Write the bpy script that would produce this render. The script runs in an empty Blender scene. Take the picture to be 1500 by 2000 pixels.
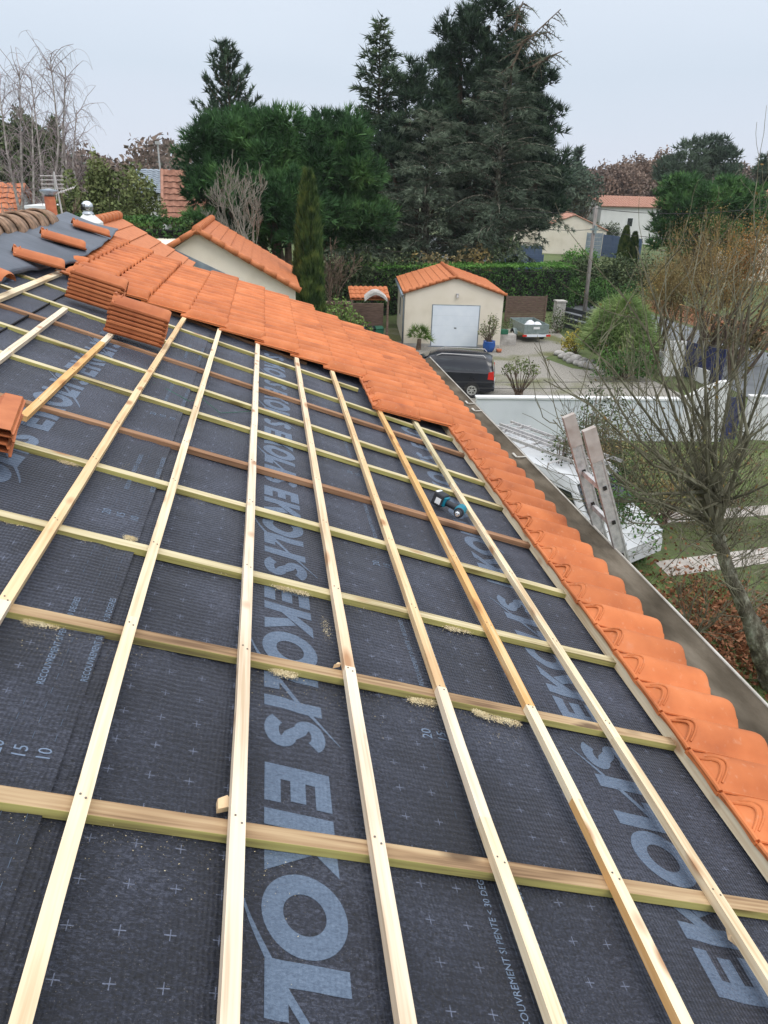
import bpy, math, random
import numpy as np
from mathutils import Matrix, Vector
R_ = random.Random(7); rng = np.random.default_rng(7)
sc = bpy.context.scene; col = sc.collection
rad = math.radians
# ------------------------------------------------------------------ camera
CZ = 7.8
FPX = 1444.0
MC = np.array([[0.98884137, -0.03352345, 0.14515141], [-0.14618172, -0.40606034, 0.90207866], [0.02869945, -0.91323118, -0.40642977]])
cam = bpy.data.cameras.new('camera'); co = bpy.data.objects.new('camera', cam); col.objects.link(co)
cam.sensor_fit = 'VERTICAL'; cam.sensor_height = 36; cam.lens = FPX / 2000 * 36
cam.clip_start = 0.05; cam.clip_end = 3000
m = Matrix.Identity(4)
for r in range(3):
    m[r][0] = MC[r][0]; m[r][1] = -MC[r][1]; m[r][2] = -MC[r][2]
m.translation = (0, 0, CZ); co.matrix_world = m; sc.camera = co
# ------------------------------------------------------------------ sky and light (overcast)
SUN_EL, SUN_ROT = 48, 140
w = bpy.data.worlds.new('World'); sc.world = w; w.use_nodes = True
nt = w.node_tree; nt.nodes.clear()
out = nt.nodes.new('ShaderNodeOutputWorld'); bg1 = nt.nodes.new('ShaderNodeBackground'); bg2 = nt.nodes.new('ShaderNodeBackground')
add = nt.nodes.new('ShaderNodeAddShader'); sky = nt.nodes.new('ShaderNodeTexSky'); sky.sky_type = 'NISHITA'; sky.sun_disc = False
sky.sun_elevation = rad(SUN_EL); sky.sun_rotation = rad(SUN_ROT); bg1.inputs[1].default_value = 0.006
tc = nt.nodes.new('ShaderNodeTexCoord'); sp = nt.nodes.new('ShaderNodeSeparateXYZ'); mr = nt.nodes.new('ShaderNodeMapRange'); cr = nt.nodes.new('ShaderNodeValToRGB')
nz = nt.nodes.new('ShaderNodeTexNoise'); nz.inputs['Scale'].default_value = 1.6; nz.inputs['Detail'].default_value = 3
mp = nt.nodes.new('ShaderNodeMapping'); mp.inputs['Scale'].default_value = (1, 1, 3)
mx = nt.nodes.new('ShaderNodeMath'); mx.operation = 'MULTIPLY_ADD'; mx.inputs[1].default_value = 0.24; 
L = nt.links.new
L(tc.outputs['Generated'], sp.inputs[0]); L(sp.outputs['Z'], mr.inputs[0]); mr.inputs[1].default_value = -0.05; mr.inputs[2].default_value = 1
L(tc.outputs['Generated'], mp.inputs[0]); L(mp.outputs[0], nz.inputs[0]); L(nz.outputs['Fac'], mx.inputs[0]); L(mr.outputs[0], mx.inputs[2])
L(mx.outputs[0], cr.inputs[0])
e = cr.color_ramp.elements
e[0].position = 0.0; e[0].color = (.67, .70, .785, 1); e[1].position = 1; e[1].color = (1.0, 1.0, 1.0, 1)
q = e.new(.14); q.color = (.655, .69, .80, 1); q = e.new(.30); q.color = (.60, .675, .775, 1); q = e.new(.6); q.color = (.80, .86, .95, 1)
# zenith of an overcast sky is brighter than its horizon
st = nt.nodes.new('ShaderNodeMapRange'); st.inputs[1].default_value = 0.35; st.inputs[2].default_value = 1.0; st.inputs[3].default_value = 1.0; st.inputs[4].default_value = 2.2
L(sp.outputs['Z'], st.inputs[0]); L(cr.outputs[0], bg2.inputs[0]); L(st.outputs[0], bg2.inputs[1])
L(sky.outputs[0], bg1.inputs[0]); L(bg1.outputs[0], add.inputs[0]); L(bg2.outputs[0], add.inputs[1]); L(add.outputs[0], out.inputs[0])
sun = bpy.data.lights.new('sun', 'SUN'); sun.energy = 1.0; sun.angle = rad(22); sun.color = (1, .96, .9)
so = bpy.data.objects.new('sun', sun); col.objects.link(so); so.rotation_euler = (rad(90 - SUN_EL), 0, rad(180-SUN_ROT))
sc.view_settings.view_transform = 'Standard'; sc.view_settings.look = 'None'; sc.view_settings.gamma = 1; sc.view_settings.exposure = 0.12
sc.render.engine = 'CYCLES'; sc.cycles.max_bounces = 6; sc.cycles.diffuse_bounces = 3; sc.cycles.volume_bounces = 0

# ------------------------------------------------------------------ pixel helpers (photo pixels -> points of the place)
def ray(px, py):
    d = MC @ np.array([px - 750.0, py - 1000.0, FPX]); return d / np.linalg.norm(d)
def gp(px, py, z=0.0):
    r = ray(px, py); t = (z - CZ) / r[2]; return Vector((r[0] * t, r[1] * t, z))
def at(px, py, Y):
    r = ray(px, py); t = Y / r[1]; return Vector((r[0] * t, Y, CZ + r[2] * t))
SL = rad(18.5); HR = 1.53
nS = Vector((math.cos(SL), 0, -math.sin(SL))); nN = Vector((math.sin(SL), 0, math.cos(SL)))
RO = Vector((0, 0, CZ)) - nN * HR
RM = Matrix(((nS.x, 0, nN.x, RO.x), (0, 1, 0, 0), (nS.z, 0, nN.z, RO.z), (0, 0, 0, 1)))   # roof frame: x = down the slope, y = along the eave, z = up from the underlay
def rp(px, py, up=0.0):
    r = Vector(ray(px, py)); t = -(HR - up) / r.dot(nN); p = r * t
    return p.dot(nS), p.y
# ------------------------------------------------------------------ materials
MATS = {}
def newmat(name):
    mt = bpy.data.materials.new(name); mt.use_nodes = True; n = mt.node_tree
    b = n.nodes['Principled BSDF']; MATS[name] = mt
    return mt, n, b
def nd(n, t, **k):
    x = n.nodes.new(t)
    for a, v in k.items():
        if a[0] == 'i': x.inputs[int(a[1:])].default_value = v
        else: setattr(x, a, v)
    return x
def ramp(n, fac, stops):
    c = n.nodes.new('ShaderNodeValToRGB'); el = c.color_ramp.elements
    el[0].position = stops[0][0]; el[0].color = (*stops[0][1], 1); el[1].position = stops[-1][0]; el[1].color = (*stops[-1][1], 1)
    for p, cc in stops[1:-1]:
        k = el.new(p); k.color = (*cc, 1)
    n.links.new(fac, c.inputs[0]); return c.outputs[0]
def noisy(name, stops, scale=4, rough=.8, bump=.0, bscale=None, stretch=(1, 1, 1), detail=5, spec=.3, objrand=0.0, metallic=0, bdist=.01):
    mt, n, b = newmat(name); l = n.links.new
    t = nd(n, 'ShaderNodeTexCoord'); mpp = nd(n, 'ShaderNodeMapping'); mpp.inputs['Scale'].default_value = stretch
    l(t.outputs['Object'], mpp.inputs[0]); no = nd(n, 'ShaderNodeTexNoise'); no.inputs['Scale'].default_value = scale; no.inputs['Detail'].default_value = detail
    l(mpp.outputs[0], no.inputs[0]); f = no.outputs['Fac']
    if objrand:
        oi = nd(n, 'ShaderNodeObjectInfo'); ma = nd(n, 'ShaderNodeMath', operation='MULTIPLY_ADD'); ma.inputs[1].default_value = objrand
        l(oi.outputs['Random'], ma.inputs[0]); l(f, ma.inputs[2]); ms = nd(n, 'ShaderNodeMath', operation='SUBTRACT'); l(ma.outputs[0], ms.inputs[0]); ms.inputs[1].default_value = objrand / 2; f = ms.outputs[0]
    l(ramp(n, f, stops), b.inputs['Base Color']); b.inputs['Roughness'].default_value = rough; b.inputs['Specular IOR Level'].default_value = spec; b.inputs['Metallic'].default_value = metallic
    if bump:
        n2 = nd(n, 'ShaderNodeTexNoise'); n2.inputs['Scale'].default_value = bscale or scale * 4; n2.inputs['Detail'].default_value = 4; l(mpp.outputs[0], n2.inputs[0])
        bp = nd(n, 'ShaderNodeBump'); bp.inputs['Strength'].default_value = bump; bp.inputs['Distance'].default_value = bdist; l(n2.outputs['Fac'], bp.inputs['Height']); l(bp.outputs[0], b.inputs['Normal'])
    return mt
def wood(name, c0, c1, c2, knot=(.30, .13, .05), kdens=1.0, dirt=0.0):
    mt, n, b = newmat(name); l = n.links.new
    t = nd(n, 'ShaderNodeTexCoord'); oi = nd(n, 'ShaderNodeObjectInfo'); cv = nd(n, 'ShaderNodeVectorMath', operation='MULTIPLY_ADD')
    cb = nd(n, 'ShaderNodeCombineXYZ'); l(oi.outputs['Random'], cb.inputs[0]); l(oi.outputs['Random'], cb.inputs[1])
    cv.inputs[1].default_value = (1, 1, 1); l(t.outputs['Object'], cv.inputs[0])
    sc_ = nd(n, 'ShaderNodeVectorMath', operation='SCALE'); sc_.inputs['Scale'].default_value = 37.0; l(cb.outputs[0], sc_.inputs[0]); l(sc_.outputs[0], cv.inputs[2])
    m1 = nd(n, 'ShaderNodeMapping'); m1.inputs['Scale'].default_value = (1.2, 45, 45); l(cv.outputs[0], m1.inputs[0])
    no = nd(n, 'ShaderNodeTexNoise'); no.inputs['Scale'].default_value = 1.6; no.inputs['Detail'].default_value = 6; l(m1.outputs[0], no.inputs[0])
    m2 = nd(n, 'ShaderNodeMapping'); m2.inputs['Scale'].default_value = (1.5, 4, 4); l(cv.outputs[0], m2.inputs[0])
    n2 = nd(n, 'ShaderNodeTexNoise'); n2.inputs['Scale'].default_value = 1.1; n2.inputs['Detail'].default_value = 3; l(m2.outputs[0], n2.inputs[0])
    ad = nd(n, 'ShaderNodeMath', operation='MULTIPLY_ADD'); ad.inputs[1].default_value = .5; l(no.outputs['Fac'], ad.inputs[0])
    m5 = nd(n, 'ShaderNodeMath', operation='MULTIPLY'); m5.inputs[1].default_value = .5; l(n2.outputs['Fac'], m5.inputs[0]); l(m5.outputs[0], ad.inputs[2])
    base = ramp(n, ad.outputs[0], [(.36, c2), (.48, c1), (.60, c0)])
    m3 = nd(n, 'ShaderNodeMapping'); m3.inputs['Scale'].default_value = (2.6 * kdens, 9, 9); l(cv.outputs[0], m3.inputs[0])
    vo = nd(n, 'ShaderNodeTexVoronoi'); vo.inputs['Scale'].default_value = 1.0; l(m3.outputs[0], vo.inputs[0])
    kr = nd(n, 'ShaderNodeMapRange'); kr.inputs[1].default_value = .10; kr.inputs[2].default_value = .25; kr.inputs[3].default_value = 1; kr.inputs[4].default_value = 0; l(vo.outputs['Distance'], kr.inputs[0])
    kf = nd(n, 'ShaderNodeMath', operation='MULTIPLY'); l(kr.outputs[0], kf.inputs[0]); kf.inputs[1].default_value = .75
    mixn = nd(n, 'ShaderNodeMix', data_type='RGBA'); l(kf.outputs[0], mixn.inputs[0]); l(base, mixn.inputs[6]); mixn.inputs[7].default_value = (*knot, 1)
    l(mixn.outputs[2], b.inputs['Base Color']); b.inputs['Roughness'].default_value = .75; b.inputs['Specular IOR Level'].default_value = .2
    bp = nd(n, 'ShaderNodeBump'); bp.inputs['Strength'].default_value = .35; bp.inputs['Distance'].default_value = .002; l(no.outputs['Fac'], bp.inputs['Height']); l(bp.outputs[0], b.inputs['Normal'])
    return mt
wood('wood_cream', (.74, .64, .47), (.66, .54, .37), (.48, .35, .21), kdens=1.5)
wood('wood_pale', (.74, .64, .50), (.67, .55, .42), (.50, .38, .26), kdens=1.9)
wood('wood_warm', (.66, .40, .17), (.58, .33, .13), (.66, .46, .25))
wood('wood_green_cream', (.58, .51, .34), (.49, .42, .26), (.30, .24, .13), kdens=1.4)
wood('batten_top', (.44, .32, .19), (.31, .205, .115), (.12, .07, .04), knot=(.05, .025, .015), kdens=1.3)
wood('batten_side', (.44, .40, .14), (.35, .31, .11), (.17, .14, .06), knot=(.10, .06, .02))
wood('batten_brown', (.34, .20, .12), (.27, .15, .085), (.17, .09, .05), knot=(.07, .03, .02))
noisy('terracotta', [(.25, (.36, .11, .044)), (.5, (.44, .145, .057)), (.75, (.51, .18, .075))], scale=9, rough=.62, bump=.25, bscale=160, objrand=.35, spec=.25, bdist=.0015)
noisy('terracotta_laid', [(.22, (.30, .080, .028)), (.40, (.43, .125, .040)), (.55, (.49, .148, .048)), (.68, (.54, .172, .060)), (.8, (.56, .22, .11))], scale=4.2, detail=9, rough=.6, bump=.25, bscale=160, objrand=.08, spec=.28, bdist=.0015)
def tilevar():
    mt = MATS['terracotta_laid']; n = mt.node_tree; b = n.nodes['Principled BSDF']; l = n.links.new; src = b.inputs['Base Color'].links[0].from_socket
    t = nd(n, 'ShaderNodeTexCoord'); m1 = nd(n, 'ShaderNodeMapping'); m1.inputs['Location'].default_value = (0, .012 / .2345, 0); m1.inputs['Scale'].default_value = (0, 1 / .2345, 0); l(t.outputs['Object'], m1.inputs[0]); sn = nd(n, 'ShaderNodeVectorMath', operation='FLOOR'); l(m1.outputs[0], sn.inputs[0])
    oi = nd(n, 'ShaderNodeObjectInfo'); ad = nd(n, 'ShaderNodeVectorMath', operation='ADD'); l(sn.outputs[0], ad.inputs[0]); l(oi.outputs['Random'], ad.inputs[1]); wn = nd(n, 'ShaderNodeTexWhiteNoise'); l(ad.outputs[0], wn.inputs[0])
    mrn = nd(n, 'ShaderNodeMapRange'); mrn.inputs[3].default_value = .87; mrn.inputs[4].default_value = 1.09; l(wn.outputs['Value'], mrn.inputs[0]); mu = nd(n, 'ShaderNodeVectorMath', operation='SCALE'); l(src, mu.inputs[0]); l(mrn.outputs[0], mu.inputs['Scale']); l(mu.outputs[0], b.inputs['Base Color'])
    ds = nd(n, 'ShaderNodeTexNoise'); ds.inputs['Scale'].default_value = 38; ds.inputs['Detail'].default_value = 6; l(t.outputs['Object'], ds.inputs[0]); k = nd(n, 'ShaderNodeMapRange'); k.inputs[1].default_value = .60; k.inputs[2].default_value = .74; k.inputs[4].default_value = .20; l(ds.outputs['Fac'], k.inputs[0])
    mi = nd(n, 'ShaderNodeMix', data_type='RGBA'); l(k.outputs[0], mi.inputs[0]); l(mu.outputs[0], mi.inputs[6]); mi.inputs[7].default_value = (.60, .40, .28, 1); l(mi.outputs[2], b.inputs['Base Color'])
tilevar()
noisy('terracotta_deep', [(.3, (.36, .10, .05)), (.7, (.46, .16, .075))], scale=14, rough=.65, bump=.3, bscale=120, objrand=.6, spec=.25, bdist=.002)
noisy('terracotta_far', [(.3, (.48, .16, .075)), (.7, (.62, .24, .12))], scale=2, rough=.8)
noisy('terracotta_old', [(.25, (.07, .055, .04)), (.45, (.23, .15, .10)), (.62, (.36, .23, .16)), (.8, (.42, .36, .27))], scale=11, rough=.95, bump=.8, bscale=60)
noisy('terracotta_pale', [(.3, (.34, .17, .12)), (.7, (.50, .27, .20))], scale=3, rough=.85)
noisy('tile_brown', [(.3, (.20, .09, .06)), (.7, (.40, .20, .14))], scale=2.5, rough=.85)
noisy('render_cream', [(.25, (.64, .57, .46)), (.5, (.74, .67, .56)), (.75, (.78, .71, .61))], scale=.9, detail=9, rough=.9, bump=.2, bscale=80)
noisy('render_white', [(.3, (.62, .62, .61)), (.7, (.70, .70, .69))], scale=.9, rough=.9, bump=.15, bscale=50)
noisy('render_grey', [(.25, (.50, .53, .56)), (.5, (.62, .655, .69)), (.75, (.68, .71, .74))], scale=.8, detail=9, rough=.9, bump=.2, bscale=40)
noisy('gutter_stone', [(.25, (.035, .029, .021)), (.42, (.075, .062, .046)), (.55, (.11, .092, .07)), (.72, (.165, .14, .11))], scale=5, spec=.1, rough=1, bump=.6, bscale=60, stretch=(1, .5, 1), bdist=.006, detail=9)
noisy('gutter_rim', [(.3, (.36, .34, .30)), (.7, (.55, .53, .49))], scale=6, rough=.6)
noisy('white_paint', [(.3, (.70, .71, .72)), (.7, (.80, .81, .82))], scale=3, rough=.45)
noisy('white_metal', [(.3, (.66, .72, .80)), (.7, (.74, .79, .86))], scale=2, rough=.4)
noisy('zinc', [(.3, (.20, .24, .29)), (.7, (.32, .37, .42))], scale=3, rough=.45, metallic=.5)
noisy('alu', [(.25, (.34, .33, .33)), (.5, (.48, .47, .47)), (.8, (.62, .58, .57))], scale=8, rough=.42, metallic=.35, stretch=(3, 3, .6), bump=.2)
noisy('alu_dusty', [(.3, (.34, .29, .26)), (.7, (.50, .46, .43))], scale=10, rough=.7)
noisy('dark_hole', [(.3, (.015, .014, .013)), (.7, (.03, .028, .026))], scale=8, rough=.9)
noisy('membrane', [(.3, (.055, .068, .09)), (.7, (.085, .10, .13))], scale=3, rough=.55, bump=.4, bscale=9, bdist=.02, spec=.5)
noisy('car_black', [(.3, (.010, .012, .018)), (.7, (.014, .017, .026))], scale=2, rough=.22, spec=.5)
noisy('car_glass', [(.3, (.012, .016, .02)), (.7, (.03, .036, .042))], scale=2, rough=.06, spec=.8)
noisy('car_white', [(.3, (.50, .52, .54)), (.7, (.60, .62, .64))], scale=2, rough=.25, spec=.5)
noisy('rubber', [(.3, (.02, .02, .02)), (.7, (.035, .035, .035))], scale=20, rough=.9)
noisy('chrome', [(.3, (.5, .52, .54)), (.7, (.7, .72, .74))], scale=4, rough=.25, metallic=.9)
noisy('red_lamp', [(.3, (.5, .02, .015)), (.7, (.6, .03, .02))], scale=4, rough=.25)
noisy('galva', [(.3, (.20, .25, .25)), (.7, (.32, .38, .38))], scale=7, rough=.5, metallic=.4)
noisy('fence_brown', [(.3, (.10, .065, .05)), (.7, (.19, .13, .105))], scale=3, rough=.9, stretch=(1, 1, 8))
noisy('fence_navy', [(.3, (.055, .085, .15)), (.7, (.08, .115, .19))], scale=2, rough=.6)
noisy('gate_dark', [(.3, (.02, .025, .03)), (.7, (.04, .045, .05))], scale=4, rough=.6)
noisy('gate_blue', [(.3, (.02, .025, .07)), (.7, (.035, .04, .11))], scale=3, rough=.45)
noisy('bark_grey', [(.3, (.035, .03, .022)), (.47, (.10, .09, .065)), (.58, (.20, .195, .15)), (.7, (.34, .36, .29))], scale=6, rough=.95, bump=1, bscale=22, stretch=(1, 1, .6), bdist=.05, detail=9)
noisy('bark_brown', [(.3, (.075, .052, .038)), (.7, (.17, .125, .09))], scale=6, rough=.95)
noisy('bark_pale', [(.3, (.15, .14, .115)), (.7, (.26, .245, .205))], scale=6, rough=.95)
noisy('bark_moss', [(.25, (.06, .055, .038)), (.5, (.135, .125, .085)), (.75, (.23, .225, .16))], scale=5, rough=.95)
noisy('bark_birch', [(.3, (.20, .17, .16)), (.6, (.42, .39, .36)), (.8, (.6, .57, .53))], scale=5, rough=.9)
noisy('twig_mauve', [(.3, (.20, .16, .16)), (.7, (.34, .29, .29))], scale=5, rough=.95)
noisy('twig_ochre', [(.3, (.17, .11, .05)), (.7, (.33, .24, .10))], scale=2, rough=.95)
noisy('blue_glaze', [(.3, (.012, .07, .28)), (.7, (.02, .10, .38))], scale=4, rough=.2, spec=.6)
noisy('drill_teal', [(.3, (.0, .13, .20)), (.7, (.01, .19, .27))], scale=14, rough=.45)
noisy('drill_black', [(.3, (.018, .02, .026)), (.7, (.04, .043, .052))], scale=14, rough=.6)
noisy('offcut', [(.3, (.62, .42, .24)), (.7, (.74, .58, .38))], scale=25, rough=.9)
noisy('sawdust', [(.3, (.60, .48, .28)), (.7, (.74, .65, .44))], scale=25, rough=1)
noisy('white_bag', [(.3, (.62, .64, .68)), (.7, (.74, .76, .80))], scale=6, rough=.7, bump=.5)
noisy('stone_pale', [(.25, (.22, .21, .19)), (.5, (.40, .38, .36)), (.75, (.56, .54, .52))], scale=2.5, rough=.95, bump=.8, bscale=9, bdist=.05)
noisy('pole_wood', [(.3, (.16, .14, .13)), (.7, (.33, .30, .28))], scale=4, rough=.9, stretch=(4, 4, .5))
noisy('cable', [(.3, (.03, .03, .03)), (.7, (.06, .06, .06))], scale=4, rough=.7)
noisy('green_plastic', [(.3, (.02, .10, .06)), (.7, (.03, .15, .09))], scale=4, rough=.5)
noisy('blue_bin', [(.3, (.02, .03, .07)), (.7, (.04, .05, .11))], scale=4, rough=.5)
noisy('asphalt', [(.3, (.12, .13, .14)), (.7, (.17, .185, .20))], scale=1.2, rough=.9, bump=.3, bscale=30)
noisy('gravel', [(.3, (.17, .155, .13)), (.5, (.26, .245, .215)), (.7, (.34, .32, .29))], scale=.9, rough=.95, bump=.7, bscale=24, detail=10)
noisy('path_stone', [(.3, (.30, .27, .24)), (.7, (.44, .41, .38))], scale=3, rough=.95, bump=.5)
def fol(name, *cols, scale=1.2):
    k = len(cols); st_ = [(.33 + .34 * i / (k - 1), c) for i, c in enumerate(cols)]
    mt = noisy(name, st_, scale=scale, rough=.75, spec=.2, detail=3, objrand=.1); return mt
fol('fol_pine', (.018, .036, .024), (.040, .072, .042), (.075, .12, .065))
fol('fol_pine_bright', (.022, .058, .022), (.052, .125, .042), (.12, .24, .07), scale=.5)
fol('fol_cedar', (.045, .066, .044), (.09, .122, .082), (.16, .20, .14), scale=.5)
fol('fol_spruce', (.04, .07, .048), (.07, .11, .06), (.12, .16, .08), scale=.6)
fol('fol_cypress', (.028, .055, .018), (.07, .115, .032), (.15, .19, .05), scale=3.2)
fol('fol_hedge', (.025, .060, .018), (.050, .115, .028), (.09, .18, .04), scale=1.4)
fol('fol_hedge_top', (.06, .16, .032), (.10, .235, .045), (.15, .30, .065), scale=1.4)
fol('fol_bush', (.035, .058, .028), (.07, .10, .045), (.12, .15, .065), scale=1.5)
fol('fol_olive', (.07, .095, .035), (.13, .16, .06), (.20, .22, .09), scale=1.0)
fol('fol_light', (.07, .12, .03), (.13, .20, .05), (.20, .27, .08), scale=2)
fol('fol_reed', (.12, .19, .06), (.24, .34, .12), (.42, .50, .22), scale=1.1)
fol('fol_yellow', (.20, .18, .03), (.36, .29, .05), (.48, .40, .08), scale=2)
fol('fol_ochre', (.11, .085, .04), (.20, .16, .075), (.32, .23, .08), scale=.6)
fol('fol_orange', (.25, .10, .03), (.36, .17, .04), (.4, .25, .06), scale=.8)
fol('fol_palm', (.06, .12, .02), (.13, .21, .05), (.24, .32, .10), scale=3)
fol('fol_far', (.05, .08, .06), (.08, .115, .08), (.11, .15, .10), scale=.15)  # distance haze is mixed into these far leaf colours
fol('fol_far_brown', (.13, .10, .085), (.19, .14, .115), (.24, .17, .13), scale=.15)  # brown paled by the same painted-in haze
fol('leaf_litter', (.12, .045, .02), (.20, .085, .04), (.28, .14, .08), scale=4)
fol('grass_blade', (.06, .085, .02), (.095, .14, .03), (.16, .17, .06), scale=1)
fol('dead_leaf_twig', (.12, .07, .03), (.22, .14, .05), (.10, .13, .04), scale=5)
def m_ground():
    mt, n, b = newmat('ground_mat'); l = n.links.new
    t = nd(n, 'ShaderNodeTexCoord'); a = nd(n, 'ShaderNodeTexNoise'); a.inputs['Scale'].default_value = .22; a.inputs['Detail'].default_value = 8; l(t.outputs['Object'], a.inputs[0])
    c = nd(n, 'ShaderNodeTexNoise'); c.inputs['Scale'].default_value = 6; c.inputs['Detail'].default_value = 6; l(t.outputs['Object'], c.inputs[0])
    ad = nd(n, 'ShaderNodeMath', operation='MULTIPLY_ADD'); ad.inputs[1].default_value = .35; l(c.outputs['Fac'], ad.inputs[0]); mm = nd(n, 'ShaderNodeMath', operation='MULTIPLY'); mm.inputs[1].default_value = .65; l(a.outputs['Fac'], mm.inputs[0]); l(mm.outputs[0], ad.inputs[2])
    l(ramp(n, ad.outputs[0], [(.3, (.07, .055, .035)), (.43, (.06, .075, .025)), (.55, (.085, .12, .035)), (.7, (.14, .125, .06))]), b.inputs['Base Color']); b.inputs['Roughness'].default_value = 1
    bp = nd(n, 'ShaderNodeBump'); bp.inputs['Strength'].default_value = .8; bp.inputs['Distance'].default_value = .05; l(c.outputs['Fac'], bp.inputs['Height']); l(bp.outputs[0], b.inputs['Normal'])
m_ground()
def m_yard():
    mt, n, b = newmat('yard_mat'); l = n.links.new
    t = nd(n, 'ShaderNodeTexCoord'); a = nd(n, 'ShaderNodeTexNoise'); a.inputs['Scale'].default_value = .35; a.inputs['Detail'].default_value = 5; l(t.outputs['Object'], a.inputs[0])
    c = nd(n, 'ShaderNodeTexNoise'); c.inputs['Scale'].default_value = 14; c.inputs['Detail'].default_value = 8; l(t.outputs['Object'], c.inputs[0])
    g = ramp(n, c.outputs['Fac'], [(.3, (.15, .14, .12)), (.5, (.24, .225, .20)), (.7, (.33, .31, .28))]); gr = ramp(n, c.outputs['Fac'], [(.35, (.07, .08, .03)), (.65, (.15, .15, .06))])
    k = nd(n, 'ShaderNodeMapRange'); k.inputs[1].default_value = .50; k.inputs[2].default_value = .64; l(a.outputs['Fac'], k.inputs[0])
    mi = nd(n, 'ShaderNodeMix', data_type='RGBA'); l(k.outputs[0], mi.inputs[0]); l(g, mi.inputs[6]); l(gr, mi.inputs[7]); l(mi.outputs[2], b.inputs['Base Color']); b.inputs['Roughness'].default_value = .95
    bp = nd(n, 'ShaderNodeBump'); bp.inputs['Strength'].default_value = .7; bp.inputs['Distance'].default_value = .03; l(c.outputs['Fac'], bp.inputs['Height']); l(bp.outputs[0], b.inputs['Normal'])
m_yard()
def m_underlay(name, printed=False):
    # object coords: x = s (down slope), y along eave
    mt, n, b = newmat(name); l = n.links.new
    t = nd(n, 'ShaderNodeTexCoord'); o = t.outputs['Object']
    def M2(op, a, bb=None, c=None):
        x = nd(n, 'ShaderNodeMath', operation=op)
        for i, v in enumerate((a, bb, c)):
            if v is None: continue
            if isinstance(v, (int, float)): x.inputs[i].default_value = v
            else: l(v, x.inputs[i])
        return x.outputs[0]
    a = nd(n, 'ShaderNodeTexNoise'); a.inputs['Scale'].default_value = 2.2; a.inputs['Detail'].default_value = 6; l(o, a.inputs[0])
    mp1 = nd(n, 'ShaderNodeMapping'); mp1.inputs['Scale'].default_value = (1, 2.3, 1); mp1.inputs['Rotation'].default_value = (0, 0, .5); l(o, mp1.inputs[0])
    c = nd(n, 'ShaderNodeTexNoise'); c.inputs['Scale'].default_value = 75; c.inputs['Detail'].default_value = 5; c.inputs['Distortion'].default_value = .8; l(mp1.outputs[0], c.inputs[0])
    f = nd(n, 'ShaderNodeTexNoise'); f.inputs['Scale'].default_value = 520; f.inputs['Detail'].default_value = 3; l(o, f.inputs[0])
    s1 = M2('MULTIPLY', a.outputs['Fac'], .30); s2 = M2('MULTIPLY_ADD', c.outputs['Fac'], .42, s1); s3 = M2('MULTIPLY_ADD', f.outputs['Fac'], .28, s2)
    if printed: stops = [(.36, (.03, .045, .075)), (.45, (.062, .090, .138)), (.55, (.090, .128, .188)), (.66, (.135, .178, .25))]
    else: stops = [(.39, (.0016, .0021, .0042)), (.465, (.0048, .0062, .0115)), (.53, (.0125, .0155, .027)), (.61, (.050, .057, .083))]
    base = ramp(n, s3, stops)
    if not printed:
        s_ = nd(n, 'ShaderNodeSeparateXYZ'); l(o, s_.inputs[0])
        def cell(v, p, off): return M2('MULTIPLY', M2('SUBTRACT', M2('FRACT', M2('ADD', M2('DIVIDE', v, p), off)), .5), p)
        cx = cell(s_.outputs['X'], .1085, .5 - .02 / .1085 + 2); cy = cell(s_.outputs['Y'], .116, .5 - 1.04 / .116 + 20)
        ax = M2('ABSOLUTE', cx); ay = M2('ABSOLUTE', cy)
        h = M2('MULTIPLY', M2('LESS_THAN', ax, .0135), M2('LESS_THAN', ay, .0013)); v = M2('MULTIPLY', M2('LESS_THAN', ay, .0135), M2('LESS_THAN', ax, .0011))
        pl = M2('MAXIMUM', h, v)
        # the printed crosses run in bands; none under the big lettering and the small print
        u = M2('FRACT', M2('DIVIDE', M2('ADD', s_.outputs['X'], 5.12 - .0), 1.28))   # s=0 -> .0
        band = M2('MAXIMUM', M2('LESS_THAN', u, .28), M2('GREATER_THAN', u, .97)); band2 = M2('MULTIPLY', M2('GREATER_THAN', u, .58), M2('LESS_THAN', u, .81))
        pf = M2('MULTIPLY', M2('MULTIPLY', pl, M2('MAXIMUM', band, band2)), M2('MULTIPLY', c.outputs['Fac'], 1.25))
        mi = nd(n, 'ShaderNodeMix', data_type='RGBA'); l(pf, mi.inputs[0]); l(base, mi.inputs[6]); mi.inputs[7].default_value = (.15, .175, .25, 1); base = mi.outputs[2]
        # sawdust specks and dust
        d = nd(n, 'ShaderNodeTexNoise'); d.inputs['Scale'].default_value = 260; d.inputs['Detail'].default_value = 1; l(o, d.inputs[0])
        dd = M2('MULTIPLY', M2('GREATER_THAN', d.outputs['Fac'], .735), .45)
        mi = nd(n, 'ShaderNodeMix', data_type='RGBA'); l(dd, mi.inputs[0]); l(base, mi.inputs[6]); mi.inputs[7].default_value = (.22, .2, .17, 1); base = mi.outputs[2]
    l(base, b.inputs['Base Color']); b.inputs['Roughness'].default_value = .62; b.inputs['Specular IOR Level'].default_value = .35; b.inputs['Sheen Weight'].default_value = .24; b.inputs['Sheen Roughness'].default_value = .45; b.inputs['Sheen Tint'].default_value = (.75, .8, 1, 1)
    # woven, quilted relief
    wv = nd(n, 'ShaderNodeTexWave'); wv.inputs['Scale'].default_value = 14; wv.inputs['Distortion'].default_value = 9; wv.inputs['Detail'].default_value = 2; wv.bands_direction = 'Y'; l(o, wv.inputs[0])
    sx = nd(n, 'ShaderNodeSeparateXYZ'); dn = nd(n, 'ShaderNodeTexNoise'); dn.inputs['Scale'].default_value = 9; dn.inputs['Detail'].default_value = 2; l(o, dn.inputs[0])
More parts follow.
